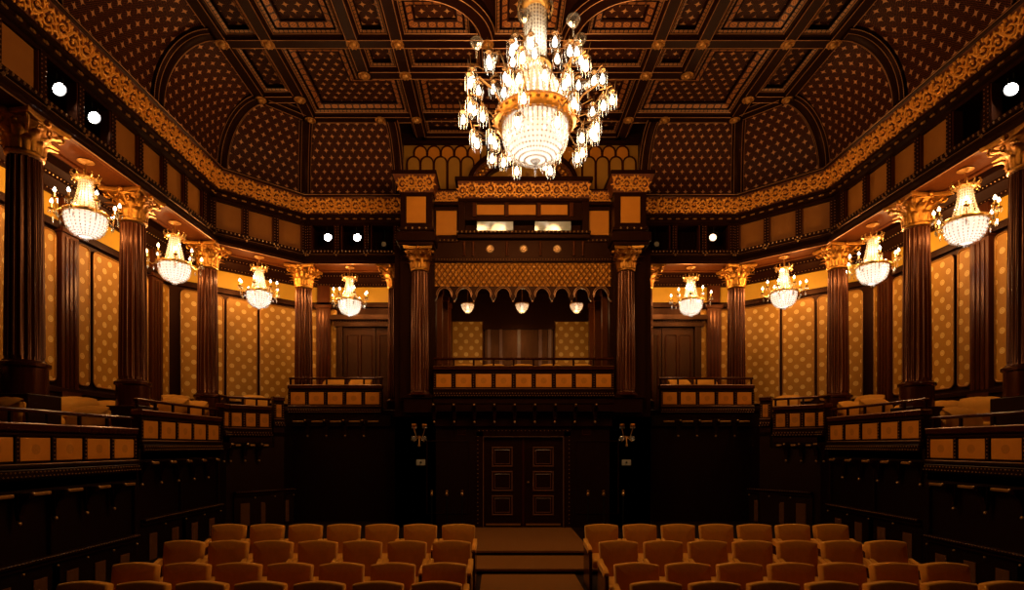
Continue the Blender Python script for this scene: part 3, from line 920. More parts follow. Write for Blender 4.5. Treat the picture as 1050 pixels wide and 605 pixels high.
# ------------------------------------------------------------------ box parapets
def parapet(name, label, pts, z0, s, npan, brackets=True, closed_ends=True, rail=True, group=None, fab=SILKM, strips=True):
    """pts: plan polyline (left side); z0: lower edge of the silk panels above the eye"""
    P = [Vector(p) for p in pts]; S = SX(s)
    segs = []; tot = 0
    for a, b in zip(P, P[1:]):
        L = (b-a).length; segs.append((a, (b-a).normalized(), L, tot)); tot += L
    loc = S @ Vector((P[0].x, P[0].y, E+z0-.3))
    t = thing(name, label, 'box parapet', tuple(loc), 0, group)
    inv = Matrix.Translation(-loc)
    def segM(sg):
        a, d, L, st = sg; n = Vector((d.y, -d.x))
        return inv @ S @ Matrix(((d.x, n.x, 0, a.x), (d.y, n.y, 0, a.y), (0, 0, 1, E+z0), (0, 0, 0, 1)))
    body = MB(); mould = MB(); cap = MB(); beads = MB(); linem = MB()
    for sg in segs:
        body.M = mould.M = cap.M = beads.M = linem.M = segM(sg); L = sg[2]
        body.box(0, L, -.10, 0, -.34, .36)
        mould.bev(0, L, -.02, .045, -.085, -.03, .012); mould.bev(0, L, -.02, .07, -.20, -.09, .012); mould.bev(0, L, -.02, .03, .305, .34, .01); mould.box(0, L, -.02, .02, -.33, -.22)
        cap.bev(-.01, L+.01, -.14, .05, .36, .46, .015)
        u = .03
        while u < L:
            beads.octa((u, .072, -.125), .013); beads.octa((u+.02, .075, -.175), .013); u += .058
        linem.tube([(0, .052, .445), (L, .052, .445)], .006, 4); linem.tube([(0, .05, -.03), (L, .05, -.03)], .005, 4)
    body.build('parapet_body', DARK, t); mould.build('moulding', DARK, t); cap.build('ledge', REDWD, t)
    beads.build('bead_row', BEAD, t); linem.build('gilt_line', LINE, t)
    if rail:
        rm = MB(); 
        for sg in segs:
            rm.M = segM(sg); rm.bev(-.01, sg[2]+.01, -.10, -.02, .585, .635, .015)
        r_ = rm.build('handrail', REDWD, t)
    # panels and posts
    pitch = tot/npan
    for k in range(npan):
        c = (k+.5)*pitch
        sg = [g for g in segs if g[3] <= c+1e-6][-1]; M = segM(sg); u = c-sg[3]
        hw = pitch/2-.045
        m = MB(M @ Matrix.Translation((u, .012, .145)))
        m.pillow([(-hw, -.14), (hw, -.14), (hw, .14), (-hw, .14)], -.012, .006, .012, puff=.002)
        # planar uv so that the woven medallion sits in the middle
        m.uv = [[(m_v[0], m_v[1]) for m_v in [((M @ Matrix.Translation((u, .012, .145))).inverted() @ Vector(m.v[i])).xz for i in fc]] for fc in m.f]
        m.build('silk_panel', fab, t)
        if brackets and pitch > .2:
            m = MB(M @ Matrix.Translation((u-pitch/2+.02, 0, 0)))
            m.prism([(-.05, -.36), (.05, -.36), (.05, -.46), (.035, -.60), (.02, -.68), (-.02, -.68), (-.035, -.60), (-.05, -.46)], 0, .05)
            m.add([(-.035, .05, -.36), (.035, .05, -.36), (.035, .18, -.36), (-.035, .18, -.36), (-.03, .05, -.62), (.03, .05, -.62), (.03, .09, -.50), (-.03, .09, -.50), (.035, .17, -.42), (-.035, .17, -.42)],
                  [(0,1,2,3), (4,5,6,7), (3,2,8,9), (9,8,6,7), (0,3,9,7,4), (1,2,8,6,5)])
            b = m.build('bracket', DARK, t)
            m = MB(M @ Matrix.Translation((u-pitch/2+.02, 0, 0))); m.ball((0, .03, -.72), .026, 8); m.ball((0, .19, -.37), .022, 8); m.build('pendant', BEAD, b, True)
            if strips:
                m = MB(M @ Matrix.Translation((u+.02, 0, 0))); m.bev(-pitch/2+.09, pitch/2-.09, 0, .06, -.415, -.37, .012); m.build('gilt_moulding_strip', GILT, t)
    for k in range(npan+1):
        c = min(max(k*pitch, .03), tot-.03)
        sg = [g for g in segs if g[3] <= c+1e-6][-1]; M = segM(sg); u = c-sg[3]
        m = MB(M); m.box(u-.03, u+.03, 0, .028, -.01, .30)
        po = m.build('panel_post', DARK, t)
        m = MB(M)
        for q in range(6):
            m.octa((u, .030, .02+.052*q), .012)
        m.build('bead_string', GILT, po)
        if rail:
            m = MB(M); m.bev(u-.02, u+.02, -.08, -.04, .45, .60, .006); m.build('rail_post', DARK, t)
    return t
for s in (-1, 1):
    w = SN[s]
    parapet('box_parapet', 'lowest %s side box front with amber panels, nearest the stage' % w, [(-6.10, 5.28), (-6.10, 8.40)], -.19, s, 6, group='side box fronts')
    parapet('box_parapet', 'middle %s side box front with five amber panels' % w, [(-6.10, 8.50), (-6.10, 10.92)], .11, s, 5, group='side box fronts')
    parapet('box_parapet', 'canted %s box front with amber panels between side and rear' % w, [(-6.10, 11.03), (-6.10, 11.31), (-5.47, 11.90)], .40, s, 4, group='side box fronts')
    parapet('box_parapet', 'tiny %s one panel box front at the foot of the corner column' % w, [(-5.44, 11.93), (-5.27, 12.09)], .62, s, 1, brackets=False, rail=False, group='side box fronts')
    parapet('box_parapet', 'rear box front %s of the centre box, with five amber panels' % w, [(-5.36, 12.58), (-3.20, 12.58)], .945, s, 5, group='rear box fronts')
    # lower tier: ledge, pendants and upright panels
    for (pts, zz, n_, lab) in (([(-6.10, 5.4), (-6.10, 8.40)], -1.36, 6, 'nearest the stage'), ([(-6.10, 8.52), (-6.10, 10.92)], -1.15, 4, 'below the middle box'),
                               ([(-6.02, 11.37), (-5.16, 12.38)], -.96, 3, 'below the canted box')):
        P0, P1 = Vector(pts[0]), Vector(pts[1]); d = (P1-P0); L = d.length; d.normalize(); n = Vector((d.y, -d.x))
        S = SX(s); loc = S @ Vector((P0.x, P0.y, 0)); loc.z = E+zz-1.0
        t = thing('lower_box_front', 'dark lower %s box front with ledge and upright panels, %s' % (w, lab), 'box parapet', tuple(loc), 0, 'lower box fronts')
        M = Matrix.Translation(-loc) @ S @ Matrix(((d.x, n.x, 0, P0.x), (d.y, n.y, 0, P0.y), (0, 0, 1, E+zz), (0, 0, 0, 1)))
        m = MB(M); m.bev(0, L, -.05, .09, -.05, 0, .012); m.bev(0, L, -.05, .05, -.11, -.055, .012); m.build('ledge', DARK, t)
        m = MB(M); u = .02
        while u < L: m.octa((u, .09, -.012), .010, .008); u += .05
        m.build('bead_row', BEAD, t)
        m = MB(M); m.box(0, L, -.05, 0, -1.2, -.10); m.build('boarding', BLACK, t)
        for k in range(n_):
            u = (k+.5)*L/n_
            m = MB(M); m.pillow([(u-.10, -.74), (u+.10, -.74), (u+.10, -.26), (u-.10, -.26)], .0, .02, .012, puff=.002); m.build('upright_panel', LOWPAN, t)
            m = MB(M); m.ball((u+L/n_/2-.02, .04, -.15), .018, 8); m.build('pendant', BEAD, t, True)

# ------------------------------------------------------------------ centre pavilion
YP = 11.70
# lower wall and piers
m = MB(); 
m.box(-2.74, -.98, YP, YP+.2, .3, E+.62); m.box(1.00, 2.74, YP, YP+.2, .3, E+.62); m.box(-.98, 1.00, YP, YP+.2, E+.34, E+.62)
wc = tag(m.build('wall_back', BLACK), 'dark lower wall under the centre box with the double door', 'wall', kind='structure')
for (x0, x1) in ((-2.05, -1.15), (1.15, 2.05)):
    m = MB(); m.tube([(x0, YP-.005, .75), (x1, YP-.005, .75), (x1, YP-.005, E+.1), (x0, YP-.005, E+.1)], .015, 5, True, Vector((0, 1, 0))); m.build('panel_moulding', DARK, wc)
for s in (-1, 1):
    w = SN[s]; S = SX(s)
    m = MB(S)
    m.box(-2.74, -1.86, YP, 13.3, .3, E+4.25)
    pr = tag(m.build('wall_pier_'+w, DARK), 'dark %s pier of the centre box' % w, 'wall', kind='structure')
    m = MB(S); m.box(-2.62, -1.98, YP-.06, YP, E+.95, E+4.2)
    m.box(-2.50, -1.90, YP-.25, YP, E+.70, E+1.06); m.box(-2.56, -1.86, YP-.28, YP, E+1.0, E+1.06); m.build('pier_base', DARK, pr)
    # attached column
    t = thing('fluted_column', 'fluted red column with gold capital on the %s pier of the centre box' % w, 'column', (s*2.19, YP-.10, E+1.06), 0, 'pier columns')
    m = MB(); m.lathe([(.25, 0), (.25, .03), (.20, .07)], 28); m.build('base', REDWD, t, True)
    sh = shaft_mb(.185, .165, .07, 2.63).build('shaft', REDWD, t, True); bars_mb(.185, .165, .07, 2.63).build('gilt_flute_line', FLUTE, sh)
    o = capital_mb(.165, .47, .29).build('capital', GOLD, t, True); o.location = (0, 0, 2.62)
    # pier entablature block
    m = MB(S)
    m.bev(-2.60, -1.86, YP-.40, 12.6, E+4.16, E+4.23, .01); m.bev(-2.64, -1.82, YP-.44, 12.6, E+4.23, E+4.42, .015)
    m.box(-2.56, -1.90, YP-.32, 12.6, E+4.42, E+5.28)
    m.bev(-2.60, -1.86, YP-.36, 12.6, E+4.48, E+4.55, .01)
    m.box(-2.72, -1.80, YP-.46, 12.6, E+5.60, E+5.68)
    blk = m.build('trim_pier_block_'+w, DARK); tag(blk, 'block with amber panel and gilded cap above the %s pier column' % w, 'cornice', kind='structure')
    m = MB(S); m.box(-2.43, -2.03, YP-.34, YP-.30, E+4.64, E+5.18); m.build('silk_panel', SILK, blk)
    m = MB(S)
    for k in range(4):
        m.octa((-2.44+.14*k, YP-.37, E+4.52), .022, .03)
    m.build('bead_row', BEAD, blk)
    # flaring gilded cap: front and two sides
    m = MB(S); a = [(-2.58, YP-.32), (-1.88, YP-.32), (-1.88, 12.5), (-2.58, 12.5)]; b = [(-2.70, YP-.45), (-1.81, YP-.45), (-1.81, 12.5), (-2.70, 12.5)]
    for k in (0, 1, 3):
        j = (k+1) % 4
        m.quad((*a[k], E+5.28), (*a[j], E+5.28), (*b[j], E+5.60), (*b[k], E+5.60), [(0, 0), (.8, 0), (.8, .35), (0, .35)])
    m.build('cap_ground', FRIEZE, blk)
    Mf = S @ Matrix(((1,0,0,-2.60), (0,-.93,-.37,YP-.325), (0,-.37,.93,E+5.29), (0,0,0,1)))
    scroll_frieze(Mf, .74, .31, .37, .016).build('gilded_scroll', GOLDF, blk)
    # recessed piece between pier block and centre
    m = MB(S); m.box(-1.90, -1.36, 11.80, 12.6, E+4.0, E+5.22); m.box(-1.90, -1.36, 11.74, 12.6, E+5.44, E+5.52); m.bev(-1.90, -1.36, 11.70, 11.82, E+4.36, E+4.44, .01)
    m.bev(-1.90, -1.36, 11.70, 11.82, E+5.16, E+5.24, .01)
    rc = m.build('trim_recess_'+w, DARK); tag(rc, 'recessed amber panel between %s pier block and centre gallery' % w, 'cornice', kind='structure')
    m = MB(S); m.box(-1.86, -1.42, 11.77, 11.81, E+4.54, E+5.06); m.build('silk_panel', SILK, rc)
    m = MB(S); m.quad((-1.90, 11.80, E+5.22), (-1.36, 11.80, E+5.22), (-1.36, 11.70, E+5.46), (-1.90, 11.70, E+5.46)); m.build('frieze_ground', FRIEZE, rc)
    Mf = S @ Matrix(((1,0,0,-1.89), (0,-.92,-.38,11.80), (0,-.38,.92,E+5.23), (0,0,0,1)))
    scroll_frieze(Mf, .52, .24, .26, .012).build('gilded_scroll', GOLDF, rc)
    m = MB(S)
    for k in range(6): m.octa((-1.86+.09*k, 11.69, E+4.40), .018, .024)
    m.build('bead_row', BEAD, rc)
# centre gallery front
m = MB()
cx0, cx1 = -1.38, 1.42
m.box(cx0, cx1, YP+.02, 12.6, E+4.84, E+5.26)
m.box(cx0, cx0+.14, YP-.02, 12.2, E+4.50, E+5.26); m.box(cx1-.14, cx1, YP-.02, 12.2, E+4.50, E+5.26)
m.box(cx0, cx1, YP+.30, YP+.36, E+4.45, E+4.9)
m.bev(cx0-.02, cx1+.02, YP-.14, 12.2, E+4.50, E+4.56, .012); m.bev(cx0-.02, cx1+.02, YP-.10, 12.2, E+4.41, E+4.50, .012)
m.box(-1.88, 1.90, YP+.02, 12.2, E+4.02, E+4.42); m.bev(-1.88, 1.90, YP-.06, YP+.1, E+3.92, E+4.02, .012)
m.bev(cx0, cx1, YP-.04, YP+.1, E+5.22, E+5.29, .012); m.bev(cx0-.06, cx1+.06, YP-.20, 12.6, E+5.60, E+5.68, .012)
cg = tag(m.build('trim_gallery_front', DARK), 'carved centre gallery front with gilded frieze and projection windows', 'cornice', kind='structure')
m = MB(); m.quad((cx0, YP-.02, E+5.29), (cx1, YP-.02, E+5.29), (cx1, YP-.14, E+5.60), (cx0, YP-.14, E+5.60)); m.build('frieze_ground', FRIEZE, cg)
Mf = Matrix(((1,0,0,cx0), (0,-.93,-.36,YP-.025), (0,-.36,.93,E+5.30), (0,0,0,1)))
scroll_frieze(Mf, cx1-cx0, .30, .40, .014).build('gilded_scroll', GOLDF, cg)
for k in range(3):
    a = -.98+k*.68
    m = MB(); m.box(a, a+.58, YP+.0, YP+.03, E+4.95, E+5.16); m.build('silk_panel', SILK, cg)
for k in range(4):
    a = -1.03+k*.69
    m = MB(); m.box(a-.04, a+.04, YP-.03, YP+.05, E+4.9, E+5.2); m.build('gallery_pilaster', MAHOG, cg)
for k, (a, b) in enumerate(((-.98, -.20), (.26, 1.04))):
    m = MB(Matrix.Translation((0, YP+.06, E+4.58)) @ Matrix.Rotation(math.radians(10), 4, 'X')); m.box(a, b, 0, .012, 0, .235)
    wn = m.build('window_%d' % (k+1), GLASS); tag(wn, '%s pale projection window in the centre gallery' % ('left', 'right')[k], 'window', kind='structure')
    m = MB(); m.tube([(a, YP+.05, E+4.575), (b, YP+.05, E+4.575), (b, YP+.01, E+4.82), (a, YP+.01, E+4.82)], .012, 4, True, Vector((0, 1, 0))); m.build('window_frame', DARK, wn)
m = MB()
u = cx0
while u < cx1: m.octa((u, YP-.15, E+4.53), .020, .028); u += .088
u = -1.85
while u < 1.88: m.octa((u, YP-.07, E+3.97), .012); u += .06
m.build('bead_row', BEAD, cg)
for x in (-.70, .02, .74):
    m = MB(Matrix.Translation((x, YP+.01, E+4.22)) @ Matrix.Rotation(PI/2, 4, 'X'))
    m.lathe([(.0, .03), (.03, .028), (.035, .012), (.07, .02), (.085, .012), (.09, 0)], 16)
    for q in range(8): m.ball((.06*math.cos(q*PI/4), .06*math.sin(q*PI/4), .02), .018, 6)
    m.build('rosette', BEAD, cg, True)
for x in (-1.25, -1.06, -.34, .38, 1.10, 1.29):
    m = MB(); m.lathe([(.03, 0), (.035, .02), (.022, .06), (.030, .14), (.022, .22), (.035, .27), (.03, .30)], 10, (x, YP-.0, E+4.07)); m.build('baluster', MAHOG, cg, True)
# lattice valance with scalloped lower edge
t = thing('scalloped_valance', 'gold lattice valance with scalloped lower edge over the centre box', 'valance', (0, YP, E+3.9))
out = [(-1.88, .02), (1.88, .02)]; N = 9; wv = 3.76/N; edge = []
for k in range(N):
    c = 1.88-wv*(k+.5); rr = wv/2-.055
    edge.append((c+wv/2, -.80)); edge.append((c+wv/2-.035, -.80))
    for j in range(9):
        a = PI*j/8; edge.append((c+rr*math.cos(a), -.72+(rr+.03)*math.sin(a)*1.05))
    edge.append((c-wv/2+.035, -.80))
edge.append((-1.88, -.80))
m = MB(); m.prism([(-1.88, .0), (1.88, .0), (1.88, -.50), (-1.88, -.50)], -.03, .05); m.build('lattice_panel', LATT, t)
m = MB()
# scalloped band, built tooth by tooth so that each piece stays convex enough
for k in range(N):
    c = 1.88-wv*(k+.5); rr = wv/2-.055; arc = [(c+rr*math.cos(PI*j/10), -.72+(rr+.03)*1.05*math.sin(PI*j/10)) for j in range(11)]
    L = [(c-wv/2, -.50), (c-wv/2, -.80), (c-wv/2+.05, -.80), (c-wv/2+.055, -.72)]
    for sg in (1, -1):
        ring = [(c+sg*(wv/2), -.50), (c+sg*wv/2, -.82), (c+sg*(wv/2-.055), -.72)]
        ar = arc[:6] if sg > 0 else list(reversed(arc[5:]))
        ring += ar+[(c, -.50)]
        for j in range(2, len(ring)-1):
            pass
        m.prism(ring, -.05, .05)
m.build('scalloped_band', DARK, t)
m = MB()
for dz, r_ in ((0, .012), (.045, .008)):
    for k in range(N):
        c = 1.88-wv*(k+.5); rr = wv/2-.055-dz*.2
        m.tube([(c+rr*math.cos(PI*j/12)*(1+dz*4), -.058, -.73+(rr+.03)*1.05*math.sin(PI*j/12)+dz) for j in range(13)], r_, 5, up=Vector((0, 1, 0)))
        if dz == 0: m.ball((c+wv/2, -.05, -.82), .022, 6)
m.build('scallop_moulding', LINE, t)
# interior of the centre box
YI = 14.0
m = MB(); m.box(-1.95, 1.97, YI, YI+.1, E+.8, E+4.3); m.box(-1.97, -1.87, 12.2, YI, E+.8, E+4.3); m.box(1.89, 1.99, 12.2, YI, E+.8, E+4.3); m.box(-1.95, 1.97, YP+.1, YI, E+3.9, E+4.0)
bi = tag(m.build('wall_centre_box', DARK), 'dark inner walls of the centre box', 'wall', kind='structure')
for (a, b) in ((-1.72, -.92), (.92, 1.80)):
    m = MB(); o_ = [(a, E+1.5), (b, E+1.5), (b, E+3.18), (a, E+3.18)]; m.add([(x, YI-.01, z) for x, z in o_], [(0,1,2,3)], [[(x, z) for x, z in o_]]); m.build('wallpaper_panel', PAPER, bi)
    m = MB(); m.tube([(x, YI-.015, z) for x, z in o_], .02, 5, True, Vector((0, 1, 0))); m.build('panel_moulding', MAHOG, bi)
for s in (-1, 1):
    for (x, y, w_) in ((1.80, 11.98, .09), (1.72, 12.5, .08), (1.70, 13.1, .08)):
        m = MB(SX(s)); m.box(-x-.1, -x+w_*.6, y-.06, y+.06, E+1.0, E+3.4); m.box(-x-.12, -x+w_*.6+.02, y-.08, y+.08, E+3.3, E+3.4); m.build('pilaster', MAHOG, bi)
m = MB(); m.box(-.86, .86, YI-.10, YI, E+.95, E+2.98)
dd = tag(m.build('door_3', DOORWD), 'brown panelled door at the back of the centre box', 'door', kind='structure')
for k, a in enumerate((-.80, -.50, -.04, .50, .74)):
    m = MB(); m.box(a, a+.08, YI-.15, YI-.09, E+.95, E+2.95); m.build('door_stile', DOORL, dd)
m = MB(); m.box(-.9, .9, YI-.16, YI, E+2.95, E+3.05); m.build('door_head', DARK, dd)
slabc = MB(); slabc.box(-1.9, 1.92, YP-.1, YI, E+.62, E+.78); tag(slabc.build('floor_box_centre', FLOORM), 'floor of the centre box', 'floor', kind='structure')
parapet('box_parapet', 'front of the centre box over the double door, nine amber panels', [(-1.88, 11.44), (1.90, 11.44)], 1.215, -1, 9, group='rear box fronts', strips=False)
m = MB(); m.box(-1.88, 1.90, 11.44, YP+.1, E+.72, E+.88); m.box(-1.88, 1.90, 11.62, YP+.1, E+.42, E+.72); tag(m.build('trim_box_underside', DARK), 'dark underside of the centre box', 'trim', kind='structure')

# upper wall above the gallery: scale of arched panels and the pediment
YU = 12.62
m = MB(); m.box(-2.78, 2.78, YU, YU+.1, E+4.8, E+ZC+.2)
uw = tag(m.build('wall_back_upper', DARK), 'wall of arched gold panels above the centre gallery', 'wall', kind='structure')
def arch_out(c, w, z0, zt, n=8):
    r = w/2
    return [(c-r, z0), (c+r, z0)]+[(c+r*math.cos(PI*j/n), zt-r+r*math.sin(PI*j/n)) for j in range(n+1)]
m = MB(); m.box(-2.72, -.8, YU-.012, YU, E+5.3, E+6.93); m.box(.8, 2.72, YU-.012, YU, E+5.3, E+6.93); m.build('silk_ground', OLIVE, uw)
for row, (z0, zt, yy, off) in enumerate(((5.6, 6.90, YU-.02, .5), (5.6, 6.64, YU-.05, 0))):
    k = -9
    while k <= 9:
        c = (k+off)*.31+.01; k += 1
        if abs(c) > 2.62 or abs(c) < .95: continue
        o_ = arch_out(c, .29, E+z0, E+zt); m = MB()
        m.prism(o_, yy-.02, yy+.02); p = m.build('arched_panel', OLIVE if row else SILK, uw)
        m = MB(); m.tube([(x, yy-.025, z) for x, z in o_[1:]+o_[:1]], .020, 5, False, Vector((0, 1, 0))); m.build('arch_moulding', REDWD, p)
m = MB(); m.bev(-2.75, 2.75, YU-.08, YU, E+6.95, E+ZC+.05, .01); m.build('top_moulding', DARK, uw)
t = thing('pediment', 'arched pediment with gilded ring over the centre gallery, behind the big chandelier', 'pediment', (.03, 12.34, E+5.88))
def ell(a, b, n=28): return [(a*math.cos(PI*j/n), b*math.sin(PI*j/n)) for j in range(n+1)]
def ell_ring(m, a0, b0, a1, b1, y0, y1):
    P, Q = ell(a0, b0), ell(a1, b1); n = len(P)
    pts = [(x, y0, z) for x, z in P]+[(x, y0, z) for x, z in Q]+[(x, y1, z) for x, z in P]+[(x, y1, z) for x, z in Q]
    fs = []
    for k in range(n-1): fs += [(k, k+1, n+k+1, n+k), (2*n+k, 2*n+k+1, k+1, k), (n+k, n+k+1, 3*n+k+1, 3*n+k)]
    m.add(pts, fs)
m = MB(); ell_ring(m, .90, .50, 1.16, .76, -.06, .19); m.build('ring', FRIEZE, t)
m = MB(); ell_ring(m, 1.15, .75, 1.25, .84, -.10, .19); ell_ring(m, .86, .46, .91, .51, -.10, .19); m.build('ring_moulding', DARK, t)
m = MB()
for k in range(22):
    a = PI*(k+.5)/22; x, z = 1.03*math.cos(a), .63*math.sin(a)
    m.ball((x, -.07, z), .055, 8, 1, .6, 1); 
    for q in (-1, 1): m.ball((1.03*math.cos(a+q*.045)*(1+.06*q), -.065, .63*math.sin(a+q*.045)*(1+.08*q)), .035, 6, 1.2, .6, .8)
m.build('gilded_ornament', GOLD, t, True)
m = MB(); o_ = ell(.88, .48); m.prism(o_, .08, .16); m.build('tympanum', OLIVE, t)
m = MB()
for s in (-1, 1):
    m.ball((.10*s, .05, .16), .07, 8, .9, .6, 1.5); m.ball((.11*s, .04, .30), .04, 8); m.ball((.24*s, .05, .10), .06, 8, 2.0, .6, .7)
    m.tube([(.15*s, .03, .22), (.30*s, .03, .26), (.42*s, .04, .14)], .02, 6)
    m.tube([(.35*s, .05, .06), (.50*s, .05, .14), (.62*s, .05, .08), (.56*s, .05, .04)], .016, 6)
m.ball((0, .04, .10), .07, 8, 1, .6, 1.2)
m.build('carved_relief', GILT, t, True)

# entrance double door
dr = MB(); x0, x1, zt = -.94, .97, E+.30
dr.box(x0-.05, x0+.09, YP-.05, YP+.1, .45, zt); dr.box(x1-.09, x1+.05, YP-.05, YP+.1, .45, zt); dr.box(x0-.05, x1+.05, YP-.05, YP+.1, zt-.10, zt+.06)
door = tag(dr.build('door_4', DARK), 'dark double entrance door with six panels at the end of the aisle', 'door', kind='structure')
m = MB()
for k in range(22):
    z = .55+k*.088
    for x in (x0-.02, x1+.02): m.octa((x, YP-.055, z), .012)
for k in range(24): m.octa((x0+.01+k*.082, YP-.055, zt+.02), .012)
m.build('bead_row', BEAD, door)
m = MB(); m.tube([(x0+.10, YP-.055, .47), (x0+.10, YP-.055, zt-.11), (x1-.10, YP-.055, zt-.11), (x1-.10, YP-.055, .47)], .008, 4, up=Vector((0, 1, 0))); m.build('gilt_line', LINE, door)
for k in range(2):
    a = x0+.10+k*.86; b = a+.845
    m = MB(); m.bev(a, b, YP+.02, YP+.07, .46, zt-.12, .008); lf = m.build('door_leaf', DARK, door)
    for q in range(3):
        z0 = .72+q*.52; ac = (a+b)/2+(-.02 if k == 0 else .0)
        m = MB()
        m.tube([(ac-.21, YP+.015, z0), (ac+.21, YP+.015, z0), (ac+.21, YP+.015, z0+.40), (ac-.21, YP+.015, z0+.40)], .020, 6, True, Vector((0, 1, 0)))
        m.tube([(ac-.16, YP+.018, z0+.05), (ac+.16, YP+.018, z0+.05), (ac+.16, YP+.018, z0+.35), (ac-.16, YP+.018, z0+.35)], .010, 5, True, Vector((0, 1, 0)))
        m.build('panel_moulding', DOORL, lf)
    m = MB(); m.box(a+.05, b-.05, YP+.005, YP+.02, .49, .53); m.build('kick_strip', BRASS, lf)
m = MB(); m.bev(x0+.93, x0+.975, YP-.01, YP+.05, .47, zt-.12, .006); m.build('meeting_stile', REDWD, door)
m = MB(); m.ball((x0+1.06, YP-.02, 1.42), .022, 8); m.build('door_handle', BRASS, door, True)

# sconces, notice plates, vent plates, posts
for s in (-1, 1):
    w = SN[s]; xs = -2.20 if s < 0 else 2.20
    t = thing('wall_sconce', 'unlit four shade crystal sconce on the %s pier below the centre box' % w, 'sconce', (xs, YP, E+.20), 0, 'sconces on the piers')
    m = MB(); m.lathe([(.0, -.02), (.07, -.015), (.08, 0)], 14, M=Matrix.Rotation(PI/2, 4, 'X')); m.tube([(0, -.02, 0), (0, -.10, -.05), (0, -.12, -.18)], .014, 6); m.ball((0, -.12, -.20), .03, 8); m.build('back_plate', GILT, t, True)
    for (x, z, mt) in ((-.10, .22, 0), (.12, .22, 0), (-.11, -.04, 1), (.11, -.04, 1)):
        m = MB(); m.tube([(0, -.03, 0), (x*.6, -.12, -.06+z*.2), (x, -.14, z-.08), (x, -.14, z-.03)], .008, 5); a = m.build('arm', GILT, t, True)
        m = MB(); m.lathe([(.02, -.03), (.050, .0), (.058, .022), (.048, .04)], 12, (x, -.14, z)); m.build('shade', GOLD if mt == 0 else CRYST, a, True)
        m = MB()
        for q in range(7):
            an = 2*PI*q/7; m.octa((x+.05*math.cos(an), -.14+.05*math.sin(an), z-.035), .010, .028)
        m.build('crystal_drop', CRYST, a)
    t = thing('notice_plate', 'small white notice plate below the %s sconce' % w, 'sign', (xs+.02, YP-.01, E-.36))
    m = MB(); m.bev(-.095, .095, -.012, .01, -.062, .062, .004); m.build('plate', PLATE, t)
    m = MB(); m.lathe([(0, .002), (.026, .0)], 12, M=Matrix.Translation((0, -.013, 0)) @ Matrix.Rotation(PI/2, 4, 'X')); m.box(-.03, -.005, -.0145, -.0125, -.045, -.03); m.build('printed_mark', INK, t)
    xv = -1.30 if s < 0 else 1.36
    t = thing('wall_plate', 'small dark square cover plate beside the %s top corner of the entrance door' % w, 'cover plate', (xv, YP, E+.29))
    m = MB(); m.tube([(-.085, -.01, -.06), (.085, -.01, -.06), (.085, -.01, .06), (-.085, -.01, .06)], .010, 4, True, Vector((0, 1, 0))); m.build('rim', MAHOG, t)
    m = MB(); m.box(-.085, .085, -.006, 0, -.06, .06); m.build('cover', DARK, t)
for k, x in enumerate((-1.88, -1.57, -1.26, 1.31, 1.63, 2.03)):
    yy = 11.15; w = 'left' if x < 0 else 'right'; j = [3, 2, 1, 1, 2, 3][k]
    t = thing('barrier_post', 'slim brass barrier post %s of the entrance door, %s out from it' % (w, ORD[j]), 'post', (x, yy, .45), 0, 'barrier posts by the entrance')
    m = MB(); m.lathe([(.075, 0), (.075, .012), (.04, .03), (.018, .05)], 20); m.build('foot', METAL, t, True)
    m = MB(); m.lathe([(.014, .05), (.014, .74)], 10); m.build('pole', METAL, t, True)
    m = MB(); m.lathe([(.014, .72), (.030, .74), (.030, .77), (.016, .79), (.030, .81), (.024, .84), (0, .85)], 12); m.build('finial', BRASS, t, True)

